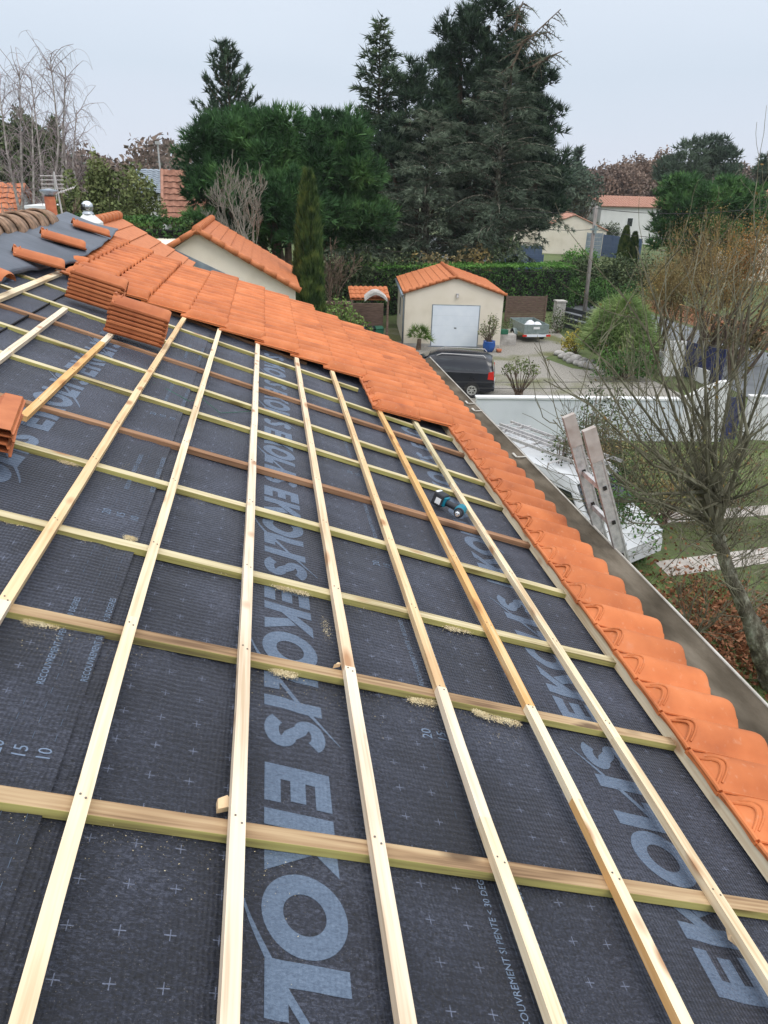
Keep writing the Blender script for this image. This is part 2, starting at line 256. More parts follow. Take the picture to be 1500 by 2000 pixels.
    dv = nd(n, 'ShaderNodeVectorMath', operation='MULTIPLY_ADD'); l(dn.outputs['Color'], dv.inputs[0]); dv.inputs[1].default_value = (.02, .02, 0); l(o, dv.inputs[2]); l(dv.outputs[0], sx.inputs[0])
    di = M2('MULTIPLY', M2('SINE', M2('MULTIPLY', M2('ADD', sx.outputs['X'], M2('MULTIPLY', sx.outputs['Y'], .55)), 250.0)), M2('SINE', M2('MULTIPLY', M2('SUBTRACT', sx.outputs['X'], M2('MULTIPLY', sx.outputs['Y'], .55)), 250.0)))
    hh = M2('MULTIPLY_ADD', di, .55, M2('MULTIPLY', c.outputs['Fac'], 1.3))
    bp = nd(n, 'ShaderNodeBump'); bp.inputs['Strength'].default_value = .65; bp.inputs['Distance'].default_value = .004; l(hh, bp.inputs['Height']); l(bp.outputs[0], b.inputs['Normal'])
m_underlay('underlay'); m_underlay('print_blue', True)
noisy('print_small', [(.3, (.10, .14, .20)), (.7, (.16, .21, .30))], scale=30, rough=.7)
noisy('print_seam', [(.3, (.004, .004, .006)), (.7, (.01, .01, .012))], scale=30, rough=.8)

# ------------------------------------------------------------------ object helpers
WM = {}
class MB:
    def __init__(s): s.v = []; s.f = []; s.mi = []; s.M = None
    def _a(s, vs, fs, k=0):
        b = len(s.v)
        if s.M is not None: vs = [s.M @ Vector(x) for x in vs]
        s.v += [tuple(x) for x in vs]; s.f += [tuple(b + i for i in f) for f in fs]; s.mi += [k] * len(fs)
    def box(s, x0, x1, y0, y1, z0, z1, k=0):
        s._a([(x0, y0, z0), (x1, y0, z0), (x1, y1, z0), (x0, y1, z0), (x0, y0, z1), (x1, y0, z1), (x1, y1, z1), (x0, y1, z1)],
             [(0, 3, 2, 1), (4, 5, 6, 7), (0, 1, 5, 4), (1, 2, 6, 5), (2, 3, 7, 6), (3, 0, 4, 7)], k)
    def poly(s, pts, k=0): s._a(pts, [tuple(range(len(pts)))], k)
    def prism(s, pts, vec, k=0):
        n = len(pts); v = Vector(vec); a = [Vector(p) for p in pts]
        s._a(a + [p + v for p in a], [tuple(range(n))[::-1], tuple(range(n, 2 * n))] + [(i, (i + 1) % n, n + (i + 1) % n, n + i) for i in range(n)], k)
    def tube(s, pts, rs, n=8, k=0, cap=True):
        pts = [Vector(p) for p in pts]
        if isinstance(rs, (int, float)): rs = [rs] * len(pts)
        vs = []; up = Vector((0, 0, 1))
        for i, p in enumerate(pts):
            d = (pts[min(i + 1, len(pts) - 1)] - pts[max(i - 1, 0)]).normalized()
            a = d.cross(up if abs(d.z) < .95 else Vector((1, 0, 0))).normalized(); b = d.cross(a)
            vs += [p + (a * math.cos(2 * math.pi * j / n) + b * math.sin(2 * math.pi * j / n)) * rs[i] for j in range(n)]
        fs = [(i * n + j, i * n + (j + 1) % n, (i + 1) * n + (j + 1) % n, (i + 1) * n + j) for i in range(len(pts) - 1) for j in range(n)]
        if cap: fs += [tuple(range(n))[::-1], tuple((len(pts) - 1) * n + j for j in range(n))]
        s._a(vs, fs, k)
    def grid(s, fn, nu, nv, k=0):
        vs = [fn(i / nu, j / nv) for j in range(nv + 1) for i in range(nu + 1)]
        s._a(vs, [(j * (nu + 1) + i, j * (nu + 1) + i + 1, (j + 1) * (nu + 1) + i + 1, (j + 1) * (nu + 1) + i) for j in range(nv) for i in range(nu)], k)
    def lathe(s, prof, n=20, c=(0, 0, 0), k=0):
        c = Vector(c); vs = [c + Vector((r * math.cos(2 * math.pi * j / n), r * math.sin(2 * math.pi * j / n), z)) for r, z in prof for j in range(n)]
        s._a(vs, [(i * n + j, i * n + (j + 1) % n, (i + 1) * n + (j + 1) % n, (i + 1) * n + j) for i in range(len(prof) - 1) for j in range(n)], k)
    def tris(s, T, k=0):   # T: (N,3,3) array
        b = len(s.v); T = np.asarray(T); s.v += [tuple(x) for x in T.reshape(-1, 3).tolist()]
        s.f += [(b + 3 * i, b + 3 * i + 1, b + 3 * i + 2) for i in range(len(T))]; s.mi += [k] * len(T)
def tag(o, label=None, cat=None, group=None, kind=None):
    if label: o['label'] = label
    if cat: o['category'] = cat
    if group: o['group'] = group
    if kind or cat: o['kind'] = kind or 'thing'
    return o
def place(o, parent, W):
    W = W or Matrix.Identity(4)
    if parent is not None:
        o.parent = parent; o.matrix_local = WM[parent.name].inverted() @ W
    else: o.matrix_world = W
    WM[o.name] = W; return o
def add_obj(name, mb, mats, parent=None, W=None, smooth=False, bevel=0, local=True):
    """mesh coordinates are in frame W (world if None)"""
    me = bpy.data.meshes.new(name)
    if isinstance(mb, MB):
        me.from_pydata(mb.v, [], mb.f)
        if any(mb.mi): me.polygons.foreach_set('material_index', mb.mi)
    else:  # numpy triangles (N,3,3)
        T = np.asarray(mb, dtype=np.float32).reshape(-1, 3); N = len(T) // 3
        me.vertices.add(len(T)); me.vertices.foreach_set('co', T.ravel()); me.loops.add(len(T)); me.loops.foreach_set('vertex_index', np.arange(len(T), dtype=np.int32))
        me.polygons.add(N); me.polygons.foreach_set('loop_start', np.arange(0, len(T), 3, dtype=np.int32)); me.polygons.foreach_set('loop_total', np.full(N, 3, dtype=np.int32)); me.update(calc_edges=True)
    for x in ([mats] if isinstance(mats, str) else mats): me.materials.append(MATS[x])
    if smooth: me.polygons.foreach_set('use_smooth', [True] * len(me.polygons))
    me.update(); o = bpy.data.objects.new(name, me); col.objects.link(o); place(o, parent, W)
    if bevel:
        bv = o.modifiers.new('bevel', 'BEVEL'); bv.width = bevel; bv.segments = 2; bv.limit_method = 'ANGLE'
    return o
def empty(name, loc, label, cat, group=None, rz=0, W=None):
    o = bpy.data.objects.new(name, None); col.objects.link(o); o.empty_display_size = .1
    W = W or (Matrix.Translation(Vector(loc)) @ Matrix.Rotation(rz, 4, 'Z')); place(o, None, W); return tag(o, label, cat, group)
def T_(x, y=0, z=0): return Matrix.Translation(Vector((x, y, z)))
def frame(p, q, up=(0, 0, 1)):
    p = Vector(p); q = Vector(q); x = (q - p).normalized(); u = Vector(up); y = u.cross(x).normalized(); z = x.cross(y)
    return Matrix(((x.x, y.x, z.x, p.x), (x.y, y.y, z.y, p.y), (x.z, y.z, z.z, p.z), (0, 0, 0, 1))), (q - p).length
# ================================================================== SETTING
STRUCT = {}
def sheet(name, pts, z, mat, label=None):
    mb = MB(); mb.poly([(p[0], p[1], z) for p in pts]); o = add_obj(name, mb, mat); tag(o, label, None, None, 'structure'); return o
mb = MB(); mb.grid(lambda u, v: ((u - .5) * 1600, -200 + v * 1400, 0), 20, 20); tag(add_obj('ground', mb, 'ground_mat'), None, None, None, 'structure')
sheet('driveway', [(4.0, 23.0), (15.9, 22.7), (17.2, 28), (17.0, 31.5), (14.2, 33.2), (13.6, 35.4), (16.2, 38), (17.2, 43.5), (4.0, 43.5)], .005, 'yard_mat')
rdl = [(20.0, -20), (19.8, 22), (19.9, 36), (19.6, 44), (19.6, 56), (20.5, 90), (21, 140)]; rdr = [(27.5, 140), (27, 90), (26.0, 56), (26.4, 44), (26.6, 36), (26.2, 22), (26, -20)]
sheet('road', rdl + rdr, .010, 'asphalt')
sheet('leafy_verge', [(26.8, 20), (27.0, 36), (26.8, 56), (31, 56), (31.5, 36), (31, 20)], .015, 'leaf_litter')
sheet('garden_path', [(8.6, 13.3), (13.5, 14.0), (18.5, 14.1), (18.5, 14.8), (13.5, 14.7), (8.6, 14.0)], .008, 'path_stone')
sheet('garden_path', [(8.6, 15.9), (13.5, 16.3), (18.5, 16.4), (18.5, 17.0), (13.5, 16.9), (8.6, 16.5)], .008, 'path_stone')
# ================================================================== THE HOUSE WHOSE ROOF IS BEING RELAID
house = empty('house', (0, 3, 0), 'house under our feet, its roof stripped to black underlay and battens, partly retiled in orange', 'house')
def inroof(s, y, up): return RM @ Vector((s, y, up))
# walls (below the eave)
EX = RO.x + 2.25 * nS.x
mb = MB(); mb.box(-8.6, EX, -4, 10.6, 0, 4.95); add_obj('wall', mb, 'render_cream', house)
# deck under the underlay
FAR = [(-2.35, 11.3), (-1.7, 11.3), (-1.2, 11.25), (-.8, 10.95), (-.45, 11.15), (0, 11.35), (.45, 11.3), (.85, 11.35), (1.15, 11.1), (1.5, 10.97), (1.9, 10.83), (2.3, 10.7), (2.7, 10.54)]
def farY(s):
    for (a, ya), (b, yb) in zip(FAR, FAR[1:]):
        if a <= s <= b: return ya + (yb - ya) * (s - a) / (b - a)
    return FAR[0][1] if s < FAR[0][0] else FAR[-1][1]
mb = MB(); mb.box(-2.42, 2.5, -3, 10.45, -.06, -.02); add_obj('roof_deck', mb, 'wood_cream', house, RM)
# other slope of the main roof, behind the ridge, old canal tiles
mb = MB(); RG = inroof(-2.42, 0, .03)
mb.grid(lambda u, v: (RG.x - .02 - 6 * v, -3 + 14.2 * u, RG.z + .0 - 6 * v * math.tan(SL) + .04 * math.sin(u * 14.2 / .22 * 2 * math.pi)), 500, 8); add_obj('rear_slope', mb, 'terracotta_old', house, smooth=True)
# underlay: strips running along the eave, each lapping the one below
LAPF = []
import bmesh
def drapeprint(o):
    bm = bmesh.new(); bm.from_mesh(o.data); bmesh.ops.subdivide_edges(bm, edges=[e_ for e_ in bm.edges if e_.calc_length() > .03], cuts=6, use_grid_fill=True)
    for v_ in bm.verts: v_.co.z = lapz(v_.co.x, v_.co.y) + .0012
    bm.to_mesh(o.data); bm.free()
def lapz(s, y):
    return max(f.__call__((s - a_[0]) / (a_[1] - a_[0]), (y + 1.5) / 12.1)[2] for (a_, f) in LAPF if a_[0] <= s <= a_[1])
def lap(s0, s1, z, seed):
    rr = np.random.default_rng(seed); mb = MB()
    ph = rr.uniform(0, 6, 6)
    def f(u, v):
        s = s0 + (s1 - s0) * u; y = -1.5 + 12.1 * v
        h = .004 * math.sin(y * 9.7 + ph[0] + s * 2) + .003 * math.sin(s * 11 + y * 3.1 + ph[1]) + .003 * math.sin(y * 4.3 + s * 5 + ph[2])
        w_ = .0022 * math.sin(s * 46 + 3 * math.sin(y * 2.1 + ph[3])) * max(0, math.sin(y * 4.9 + ph[4])) + .0016 * math.sin(y * 38 + 5 * math.sin(s * 3 + ph[5])) * max(0, math.sin(s * 7 + ph[1]))
        return (s, y, z + h * .8 + w_)
    LAPF.append(((s0, s1), f)); mb.grid(f, 110, 520); return add_obj('underlay_strip', mb, 'underlay', house, RM, smooth=True)
lap(1.05, 2.5, -.006, 1); lap(-.22, 1.19, .002, 2); lap(-1.50, -.10, .010, 3); lap(-2.42, -1.385, .018, 4)
# printed lettering -----------------------------------------------------
def glyph(ch):
    if ch == 'E': return [[(0, 0), (.70, 0), (.70, .24), (.28, .24), (.28, .385), (.64, .385), (.64, .615), (.28, .615), (.28, .76), (.70, .76), (.70, 1), (0, 1)]]
    if ch == 'K': return [[(0, 0), (.29, 0), (.29, 1), (0, 1)], [(.29, .38), (.66, 1), (1.02, 1), (.50, .50), (1.06, 0), (.70, 0), (.29, .44)]]
    if ch == 'L': return [[(0, 0), (.66, 0), (.66, .27), (.30, .27), (.30, 1), (0, 1)]]
    if ch == 'I': return [[(0, 0), (.29, 0), (.29, 1), (0, 1)]]
def letters(mb, place2):
    """place2(x,y): reading direction x, cap direction y in letter units"""
    sh = lambda x, y: (x + .10 * y, y)
    def quad(ps): mb.poly([place2(*sh(*p)) for p in ps])
    for ch, x0 in (('E', 0), ('K', .86), ('L', 3.06), ('I', 3.92)):
        if ch == 'E':
            quad([(x0, 0), (x0 + .28, 0), (x0 + .28, 1), (x0, 1)])
            for a, b, wv in ((0, .24, .72), (.385, .615, .66), (.76, 1, .72)): quad([(x0 + .28, a), (x0 + wv, a), (x0 + wv, b), (x0 + .28, b)])
        elif ch == 'K':
            quad([(x0, 0), (x0 + .29, 0), (x0 + .29, 1), (x0, 1)]); quad([(x0 + .29, .36), (x0 + .50, .56), (x0 + .96, 1), (x0 + .60, 1), (x0 + .29, .68)]); quad([(x0 + .46, .50), (x0 + .66, .66), (x0 + 1.04, 0), (x0 + .68, 0)])
        elif ch == 'L':
            quad([(x0, .27), (x0 + .30, .27), (x0 + .30, 1), (x0, 1)]); quad([(x0, 0), (x0 + .66, 0), (x0 + .66, .27), (x0, .27)])
        else: quad([(x0, 0), (x0 + .30, 0), (x0 + .30, 1), (x0, 1)])
    n = 36; cx, cy = 2.44, .5
    for i in range(n):
        a, b = 2 * math.pi * i / n, 2 * math.pi * (i + 1) / n
        quad([(cx + .57 * math.cos(a), cy + .54 * math.sin(a)), (cx + .57 * math.cos(b), cy + .54 * math.sin(b)), (cx + .28 * math.cos(b), cy + .27 * math.sin(b)), (cx + .28 * math.cos(a), cy + .27 * math.sin(a))])
    # S as a thick stroke
    c = []; x0 = 4.38
    for i in range(15): a = rad(20 + 230 * i / 14); c.append((x0 + .40 + .26 * math.cos(a), .735 + .155 * math.sin(a)))
    for i in range(15): a = rad(70 - 230 * i / 14); c.append((x0 + .40 + .27 * math.cos(a), .265 + .155 * math.sin(a)))
    for i in range(len(c) - 1):
        (xa, ya), (xb, yb) = c[i], c[i + 1]; p0 = c[max(i - 1, 0)]; p3 = c[min(i + 2, len(c) - 1)]
        def nrm(p, q):
            dx, dy = q[0] - p[0], q[1] - p[1]; k = math.hypot(dx, dy) or 1; return -dy / k * .118, dx / k * .118
        n1 = nrm(p0, (xb, yb)); n2 = nrm((xa, ya), p3)
        quad([(xa + n1[0], ya + n1[1]), (xb + n2[0], yb + n2[1]), (xb - n2[0], yb - n2[1]), (xa - n1[0], ya - n1[1])])
    # the thin rising stroke through L and I
    N = 20
    def stroke(t): return (2.35 + 2.6 * t, -.26 + 1.52 * (t ** 1.25))
    for i in range(N):
        t0, t1 = i / N, (i + 1) / N; w0 = .05 * math.sin(math.pi * min(1, t0 * .9 + .06)) + .004; w1 = .05 * math.sin(math.pi * min(1, t1 * .9 + .06)) + .004
        a, b = stroke(t0), stroke(t1); mb.poly([place2(a[0], a[1] - w0), place2(b[0], b[1] - w1), place2(b[0], b[1] + w1), place2(a[0], a[1] + w0)], 0)
U = .200
for (base_s, sgn, y0, per, k0, k1, z) in ((.45, 1, 1.742, 1.115, -1, 7, .0085), (1.93, -1, 1.13, 1.16, -2, 6, .0005), (-.70, -1, 2.72, 1.15, -1, 5, .0165), (-1.98, 1, 5.4, 1.15, -2, 4, .0245)):
    for k in range(k0, k1):
        mb = MB()
        if sgn > 0: letters(mb, lambda x, y, k=k: (base_s + U * y, y0 + k * per - U * x, z))
        else: letters(mb, lambda x, y, k=k: (base_s - U * y, y0 + k * per + U * x, z))
        drapeprint(add_obj('printed_word', mb, 'print_blue', house, RM))
def text_mesh(s, size):
    cu = bpy.data.curves.new('t', 'FONT'); cu.body = s; cu.size = size; cu.resolution_u = 2; ob = bpy.data.objects.new('t', cu); col.objects.link(ob)
    dg = bpy.context.evaluated_depsgraph_get(); me = bpy.data.meshes.new_from_object(ob.evaluated_get(dg)); v = [tuple(x.co) for x in me.vertices]; f = [tuple(p.vertices) for p in me.polygons]
    bpy.data.objects.remove(ob); bpy.data.curves.remove(cu); bpy.data.meshes.remove(me); return v, f
tv, tf = text_mesh('RECOUVREMENT SI PENTE < 30 DEGRES', .030)
nums = {k: text_mesh(k, .052) for k in ('20', '15', '10')}
def small_print(s0, z, ys, sg=1, n=3):
    for y0 in ys:
        mb = MB()
        for k in range(2):
            s = s0 + k * .115; mb._a([(s - v[1], y0 + v[0] * .92 + k * .04, z) for v in tv], tf)
        for i, kk in enumerate(('20', '15', '10')):
            v, f = nums[kk]; mb._a([(s0 - .03 + i * .06 - a[1], y0 - .30 + a[0], z) for a in v], f)
        for i in range(3):
            for j in range(30):
                y = y0 - .22 + .045 * j * 1.4
                if (i != 1) and y0 - .05 < y < y0 + .66 or y > y0 + 1.05: continue
                mb.box(s0 - .03 + i * .058, s0 - .0285 + i * .058, y, y + .028, z - .0005, z)
        drapeprint(add_obj('small_print', mb, 'print_small', house, RM))
small_print(-.22, .0165, (.42, 1.9, 3.4, 4.9, 6.3)); small_print(1.09, .0085, (.98, 2.3, 3.6, 4.9)); small_print(-1.5, .0165, (3.3, 4.8))
mb = MB(); mb.box(-1.392, -1.384, 4, 8.6, .012, .0275); add_obj('underlay_seam', mb, 'print_seam', house, RM)
# counter battens (up the slope) and tile battens (along the eave) -----------
def rail(name, mats, p, q, wd, h, z0, up=None, k_top=0, label=None):
    """p,q = (s,y) ends; lies on z0, local x along its length"""
    A = Vector((p[0], p[1], z0)); B = Vector((q[0], q[1], z0)); F, Ln = frame(A, B); W = RM @ F
    mb = MB(); N = max(2, int(Ln / .25)); xs = [Ln * i / N for i in range(N + 1)]; rr = random.Random(hash((round(p[0], 2), round(p[1], 2))) & 0xffff)
    vs = []
    for i, x in enumerate(xs):
        a = rr.uniform(-.0012, .0012); b_ = rr.uniform(-.001, .001); vs += [(x, -wd / 2 + a, 0), (x, wd / 2 + a, 0), (x, wd / 2 + a, h + b_), (x, -wd / 2 + a, h + b_)]
    fs = []; ks = []
    for i in range(N):
        b0 = 4 * i; b1 = b0 + 4
        for (u, v_), kk in (((1, 0), 1), ((2, 1), 1), ((3, 2), 0), ((0, 3), 1)):
            fs.append((b0 + u, b0 + v_, b1 + v_, b1 + u)); ks.append(kk)
    fs += [(0, 1, 2, 3), (4 * N + 3, 4 * N + 2, 4 * N + 1, 4 * N)]; ks += [1, 1]
    mb.v = vs; mb.f = list(fs); mb.mi = ks if len(mats) > 1 else [0] * len(fs)
    if name == 'batten':
        mats = list(mats) + ['nail_dark']
        for cy, cs in CBL:
            # crossing with a counter batten (roof coords): solve along this rail
            if (p[1] - cy(p[0])) * (q[1] - cy(q[0])) < 0:
                t0, t1 = 0., 1.
                for _ in range(18):
                    tm = (t0 + t1) / 2; ms_ = p[0] + (q[0] - p[0]) * tm; my_ = p[1] + (q[1] - p[1]) * tm
                    if (p[1] - cy(p[0])) * (my_ - cy(ms_)) > 0: t0 = tm
                    else: t1 = tm
                for off in (-.008, .009):
                    x = Ln * t0 + off + rr.uniform(-.004, .004); yy = off * .9 + rr.uniform(-.002, .002); mb.tube([(x, yy, h + .0005), (x, yy, h + .0022)], .0030, 7, k=9)
        nk_ = len(mats) - 1
        mb.mi = [(ks[j] if nk_ > 1 else 0) if j < len(fs) else nk_ for j in range(len(mb.f))]
    o = add_obj(name, mb, mats, house, W, bevel=.0022 if name != 'batten' else 0)
    if label: o['label'] = label
    return o
CB = [((0, 1552), (1480, 1770), 'a'), ((20, 1188), (1330, 1453), 'a'), ((0, 1003), (1210, 1293), 'b'), ((60, 873), (1104, 1158), 'b'), ((0, 771), (1035, 1063), 'c'), ((6, 689), (980, 990), 'b'),
      ((0, 631), (945, 942), 'b'), ((0, 594), (899, 885), 'c'), ((36, 568), (880, 855), 'b'), ((80, 550), (700, 760), 'b'), ((283, 591), (600, 708), 'c')]
CBL = []
MATS['nail_dark'] = noisy('nail_dark', [(.3, (.10, .09, .08)), (.7, (.2, .18, .16))], scale=5, rough=.5, metallic=.6)
for (a, b, k) in CB:
    p = rp(*a, .03); q = rp(*b, .03); d = ((q[0] - p[0]), (q[1] - p[1])); sl_ = d[1] / d[0]
    CBL.append(((lambda s, p=p, sl_=sl_: p[1] + sl_ * (s - p[0])), 0))
    s1 = 2.23 if k and b[0] > 720 else q[0]; s0 = p[0] - .9 if p[0] > -1.4 else p[0] - .35
    mats = {'a': ['batten_top', 'batten_side'], 'b': ['wood_green_cream', 'batten_side'], 'c': ['batten_brown', 'batten_brown']}[k]
    rail('counter_batten', mats, (max(s0, -2.4), p[1] + sl_ * (max(s0, -2.4) - p[0])), (s1, p[1] + sl_ * (s1 - p[0])), .052, .030, .004)
TB = [ # pieces of each row, in photo pixels: near end, far end, wood
    [((-60, 1285), (10, 1172), 'wood_pale'), ((10, 1172), (365, 612), 'wood_warm2')],
    [((30, 2030), (260, 1205), 'wood_cream'), ((260, 1205), (430, 640), 'wood_cream')],
    [((448, 2030), (504, 660), 'wood_pale')],
    [((803, 2030), (683, 1302), 'wood_pale'), ((683, 1302), (577, 685), 'wood_pale2')],
    [((1103, 2030), (948, 1597), 'wood_cream'), ((948, 1597), (862, 1342), 'wood_pale'), ((862, 1342), (645, 712), 'wood_warm2')],
    [((1365, 2045), (1128, 1560), ['wood_cream', 'wood_warm']), ((1128, 1560), (1036, 1378), 'wood_cream'), ((1036, 1378), (735, 788), 'wood_warm')],
    [((1560, 1995), (1205, 1440), 'wood_cream'), ((1205, 1440), (886, 945), 'wood_cream'), ((886, 945), (805, 812), 'wood_green_cream')],
    [((45, 812), (200, 668), 'wood_warm')], [((-90, 765), (128, 601), 'wood_pale')], [((-80, 612), (117, 531), 'wood_cream')], [((200, 668), (285, 585), 'wood_pale')]]
MATS['wood_warm2'] = wood('wood_warm2', (.70, .53, .33), (.62, .44, .25), (.50, .32, .17), kdens=1.6)
MATS['wood_pale2'] = wood('wood_pale2', (.70, .55, .40), (.66, .50, .34), (.54, .38, .24), kdens=.9)
for ri, row in enumerate(TB):
    for (a, b, mt) in row:
        p = rp(*a, .062); q = rp(*b, .062)
        if b[0] > 420 and b[1] < 830: q = (q[0] + (q[0] - p[0]) * .06, q[1] + (q[1] - p[1]) * .06)
        rail('batten', mt if isinstance(mt, list) else [mt], p, q, .040 if ri != 9 else .055, .029, .0345)
# eave batten
rail('batten', ['wood_cream'], (2.235, -.8), (2.235, 6.8), .022, .060, .006)
# laid tiles ------------------------------------------------------------
TW = .2345
def prof(u):
    """height over one tile width, 0..1 : narrow pan then a broad round roll"""
    if u < .24: return .004 - .003 * math.sin(math.pi * u / .24)
    t = (u - .24) / .76; return .004 + .058 * (math.sin(math.pi * t) ** .62)
def prof_e(u): return .003 + .068 * (max(0, math.sin(math.pi * max(0, (u - .10) / .90))) ** .95)
US = [0, .08, .2, .24, .28, .34, .42, .52, .61, .70, .80, .88, .94, .98, 1.0]
def laid_tile(mb, s_bot, y, zt, zb, Ltile=.455, nose=True, arch=False, lift=0.0, rr=None, eave=False):
    """tile from s_bot-Ltile (upper end, height zt) to s_bot (lower end, height zb)"""
    dy = rr.uniform(-.003, .003); ds = rr.uniform(-.005, .005); dz = rr.uniform(-.0015, .003)
    ts = [0, .028, .075, .125, .17, .40, .66, .90, .955, .985, 1.0]; dr = [0] * 8 + [-.0015, -.006, -.016]; kk_ = [.10, .12, .45, .82, 1, 1, 1, 1, 1, 1, 1]; m1 = len(ts) - 1
    def P(u, i, under=0):
        t = ts[i]; k = 1 + .10 * (t - .5)
        h = .004 + ((prof_e(u) if eave else prof(u)) - .004) * k * kk_[i] + dr[i] * (1 if u > .24 else .4) - under * .013
        return (s_bot + ds - Ltile * (1 - t) - (0.006 if i == 6 and False else 0), y + dy + TW * u * 1.015, zt + (zb - zt) * t + h + dz)
    n = len(US); b = len(mb.v); vs = [P(u, i) for i in range(m1 + 1) for u in US] + [P(u, i, 1) for i in (0, m1) for u in US]
    fs = [(i * n + j, (i + 1) * n + j, (i + 1) * n + j + 1, i * n + j + 1) for i in range(m1) for j in range(n - 1)]
    o0 = (m1 + 1) * n; o1 = (m1 + 2) * n
    fs += [(j, j + 1, o0 + j + 1, o0 + j) for j in range(n - 1)] + [(m1 * n + j + 1, m1 * n + j, o1 + j, o1 + j + 1) for j in range(n - 1)]
    fs += [(o0 + j, o0 + j + 1, o1 + j + 1, o1 + j) for j in range(n - 1)]
    for e0 in (0, n - 1): fs.append((e0, o0 + e0, o1 + e0, m1 * n + e0)) if e0 == 0 else fs.append((m1 * n + e0, o1 + e0, o0 + e0, e0))
    mb._a(vs, fs)
    if arch:  # interlocking rib at the head of the roll, with its groove, and the nib
        for (off, rr_, hh) in ((.018, .0060, .006), (.040, .0048, .004)):
            pts = []
            for q in range(13):
                uu = .22 + .56 * q / 12; ds_ = off + .036 * math.sin(math.pi * q / 12); tt = ds_ / Ltile; ff = np.interp(tt, ts, kk_); pts.append((s_bot - Ltile + ds_, y + TW * uu, zt + .004 + ((prof_e(uu) if eave else prof(uu)) - .004) * .97 * ff + hh - .003))
            mb.tube(pts, rr_, 6)
        mb.tube([(s_bot - Ltile + .006, y + .010, zt + .010), (s_bot - Ltile + .003, y + .03, zt + .014), (s_bot - Ltile + .003, y + TW - .03, zt + .014), (s_bot - Ltile + .006, y + TW - .008, zt + .010)], .0105, 8)
        mb.tube([(s_bot - Ltile + .012, y + TW * .03, zt + .014), (s_bot - .02, y + TW * .03, zb + .012)], .006, 6)
rt = random.Random(3)
COURSES = [ # lower edge s, near y, arches on near tiles
    (2.665, -.9, 7.0), (2.265, 6.50, 6.9), (1.885, 6.36, 7.5), (1.505, 7.42, 7.5), (1.155, 7.50, 7.6), (.785, 7.55, 7.7), (.42, 7.60, 7.7), (.03, 7.66, 7.8), (-.355, 7.74, 7.8), (-.755, 7.74, 7.9), (-1.15, 7.86, 8), (-1.50, 8.5, 8.6)]
for ci, (sb, yn, ya) in enumerate(COURSES):
    mb = MB(); yf = farY(sb - .1) - .02; y = yn; n = int(round((yf - yn) / TW))
    for k in range(n):
        y = yn + k * TW; eave = ci == 0
        laid_tile(mb, sb, y, .066 if eave else .070, .062 if eave else .098, arch=(y < ya and (ci in (0, 2))), rr=rt, eave=eave)
    o = add_obj('tile_course', mb, 'terracotta_laid', house, RM, smooth=True)
    try:
        mo = o.modifiers.new('edge', 'EDGE_SPLIT'); mo.split_angle = rad(42)
    except Exception: pass
    if ci == 0: o['label'] = 'eave course of orange roll tiles running the whole gutter'
# verge closing board under the tiles' far edge
mb = MB()
for (a, ya), (b, yb) in zip(FAR, FAR[1:]):
    mb.prism([(a, ya - .06, -.3), (b, yb - .06, -.3), (b, yb - .06, .075), (a, ya - .06, .075)], (0, .03, 0))
add_obj('verge_board', mb, 'render_cream', house, RM)
# gutter : deep mortar coloured channel with a pale thin outer rim --------------
GZ = CZ - 2.30; GO = [gp(1500, 1368, GZ), gp(1420, 1296, GZ), gp(1292, 1156, GZ), gp(1204, 1068, GZ), gp(1124, 988, GZ), gp(1036, 896, GZ), gp(960, 817, GZ), gp(921, 779, GZ)]
ygo = np.array([p.y for p in GO]); xgo = np.array([p.x for p in GO]); ka, kb = np.polyfit(ygo, xgo, 1)
def gutx(y): return ka * y + kb
GI = inroof(2.60, 0, -.01)
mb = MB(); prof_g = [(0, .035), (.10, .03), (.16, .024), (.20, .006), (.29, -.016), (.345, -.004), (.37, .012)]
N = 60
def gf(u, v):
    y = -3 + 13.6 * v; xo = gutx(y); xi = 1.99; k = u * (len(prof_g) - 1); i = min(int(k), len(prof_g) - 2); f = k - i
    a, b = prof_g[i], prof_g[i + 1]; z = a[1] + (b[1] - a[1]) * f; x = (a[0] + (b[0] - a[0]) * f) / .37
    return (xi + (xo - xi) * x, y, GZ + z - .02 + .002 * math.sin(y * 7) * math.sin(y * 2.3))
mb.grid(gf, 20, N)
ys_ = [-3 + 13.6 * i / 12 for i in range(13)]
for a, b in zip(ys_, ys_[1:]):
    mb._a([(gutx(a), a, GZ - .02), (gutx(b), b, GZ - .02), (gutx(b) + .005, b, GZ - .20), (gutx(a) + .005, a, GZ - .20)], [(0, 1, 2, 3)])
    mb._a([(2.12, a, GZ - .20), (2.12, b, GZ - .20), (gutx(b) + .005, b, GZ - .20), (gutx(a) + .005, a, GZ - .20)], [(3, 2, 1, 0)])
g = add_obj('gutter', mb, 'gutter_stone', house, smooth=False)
WM_g = g
mb = MB(); mb.tube([(gutx(y) - .004, y, GZ - .015 + .002 * math.sin(y * 5)) for y in ys_], .008, 8); add_obj('gutter_rim', mb, 'gutter_rim', g)
for (px, py) in ((930, 786), (960, 800), (1012, 890)):
    y = gp(px, py, GZ).y; mb = MB(); mb.box(2.24, gutx(y), y - .009, y + .009, GZ - .014, GZ - .008); mb.box(2.24, 2.26, y - .009, y + .10, GZ - .012, GZ - .006); add_obj('gutter_bracket', mb, 'gutter_rim', g)
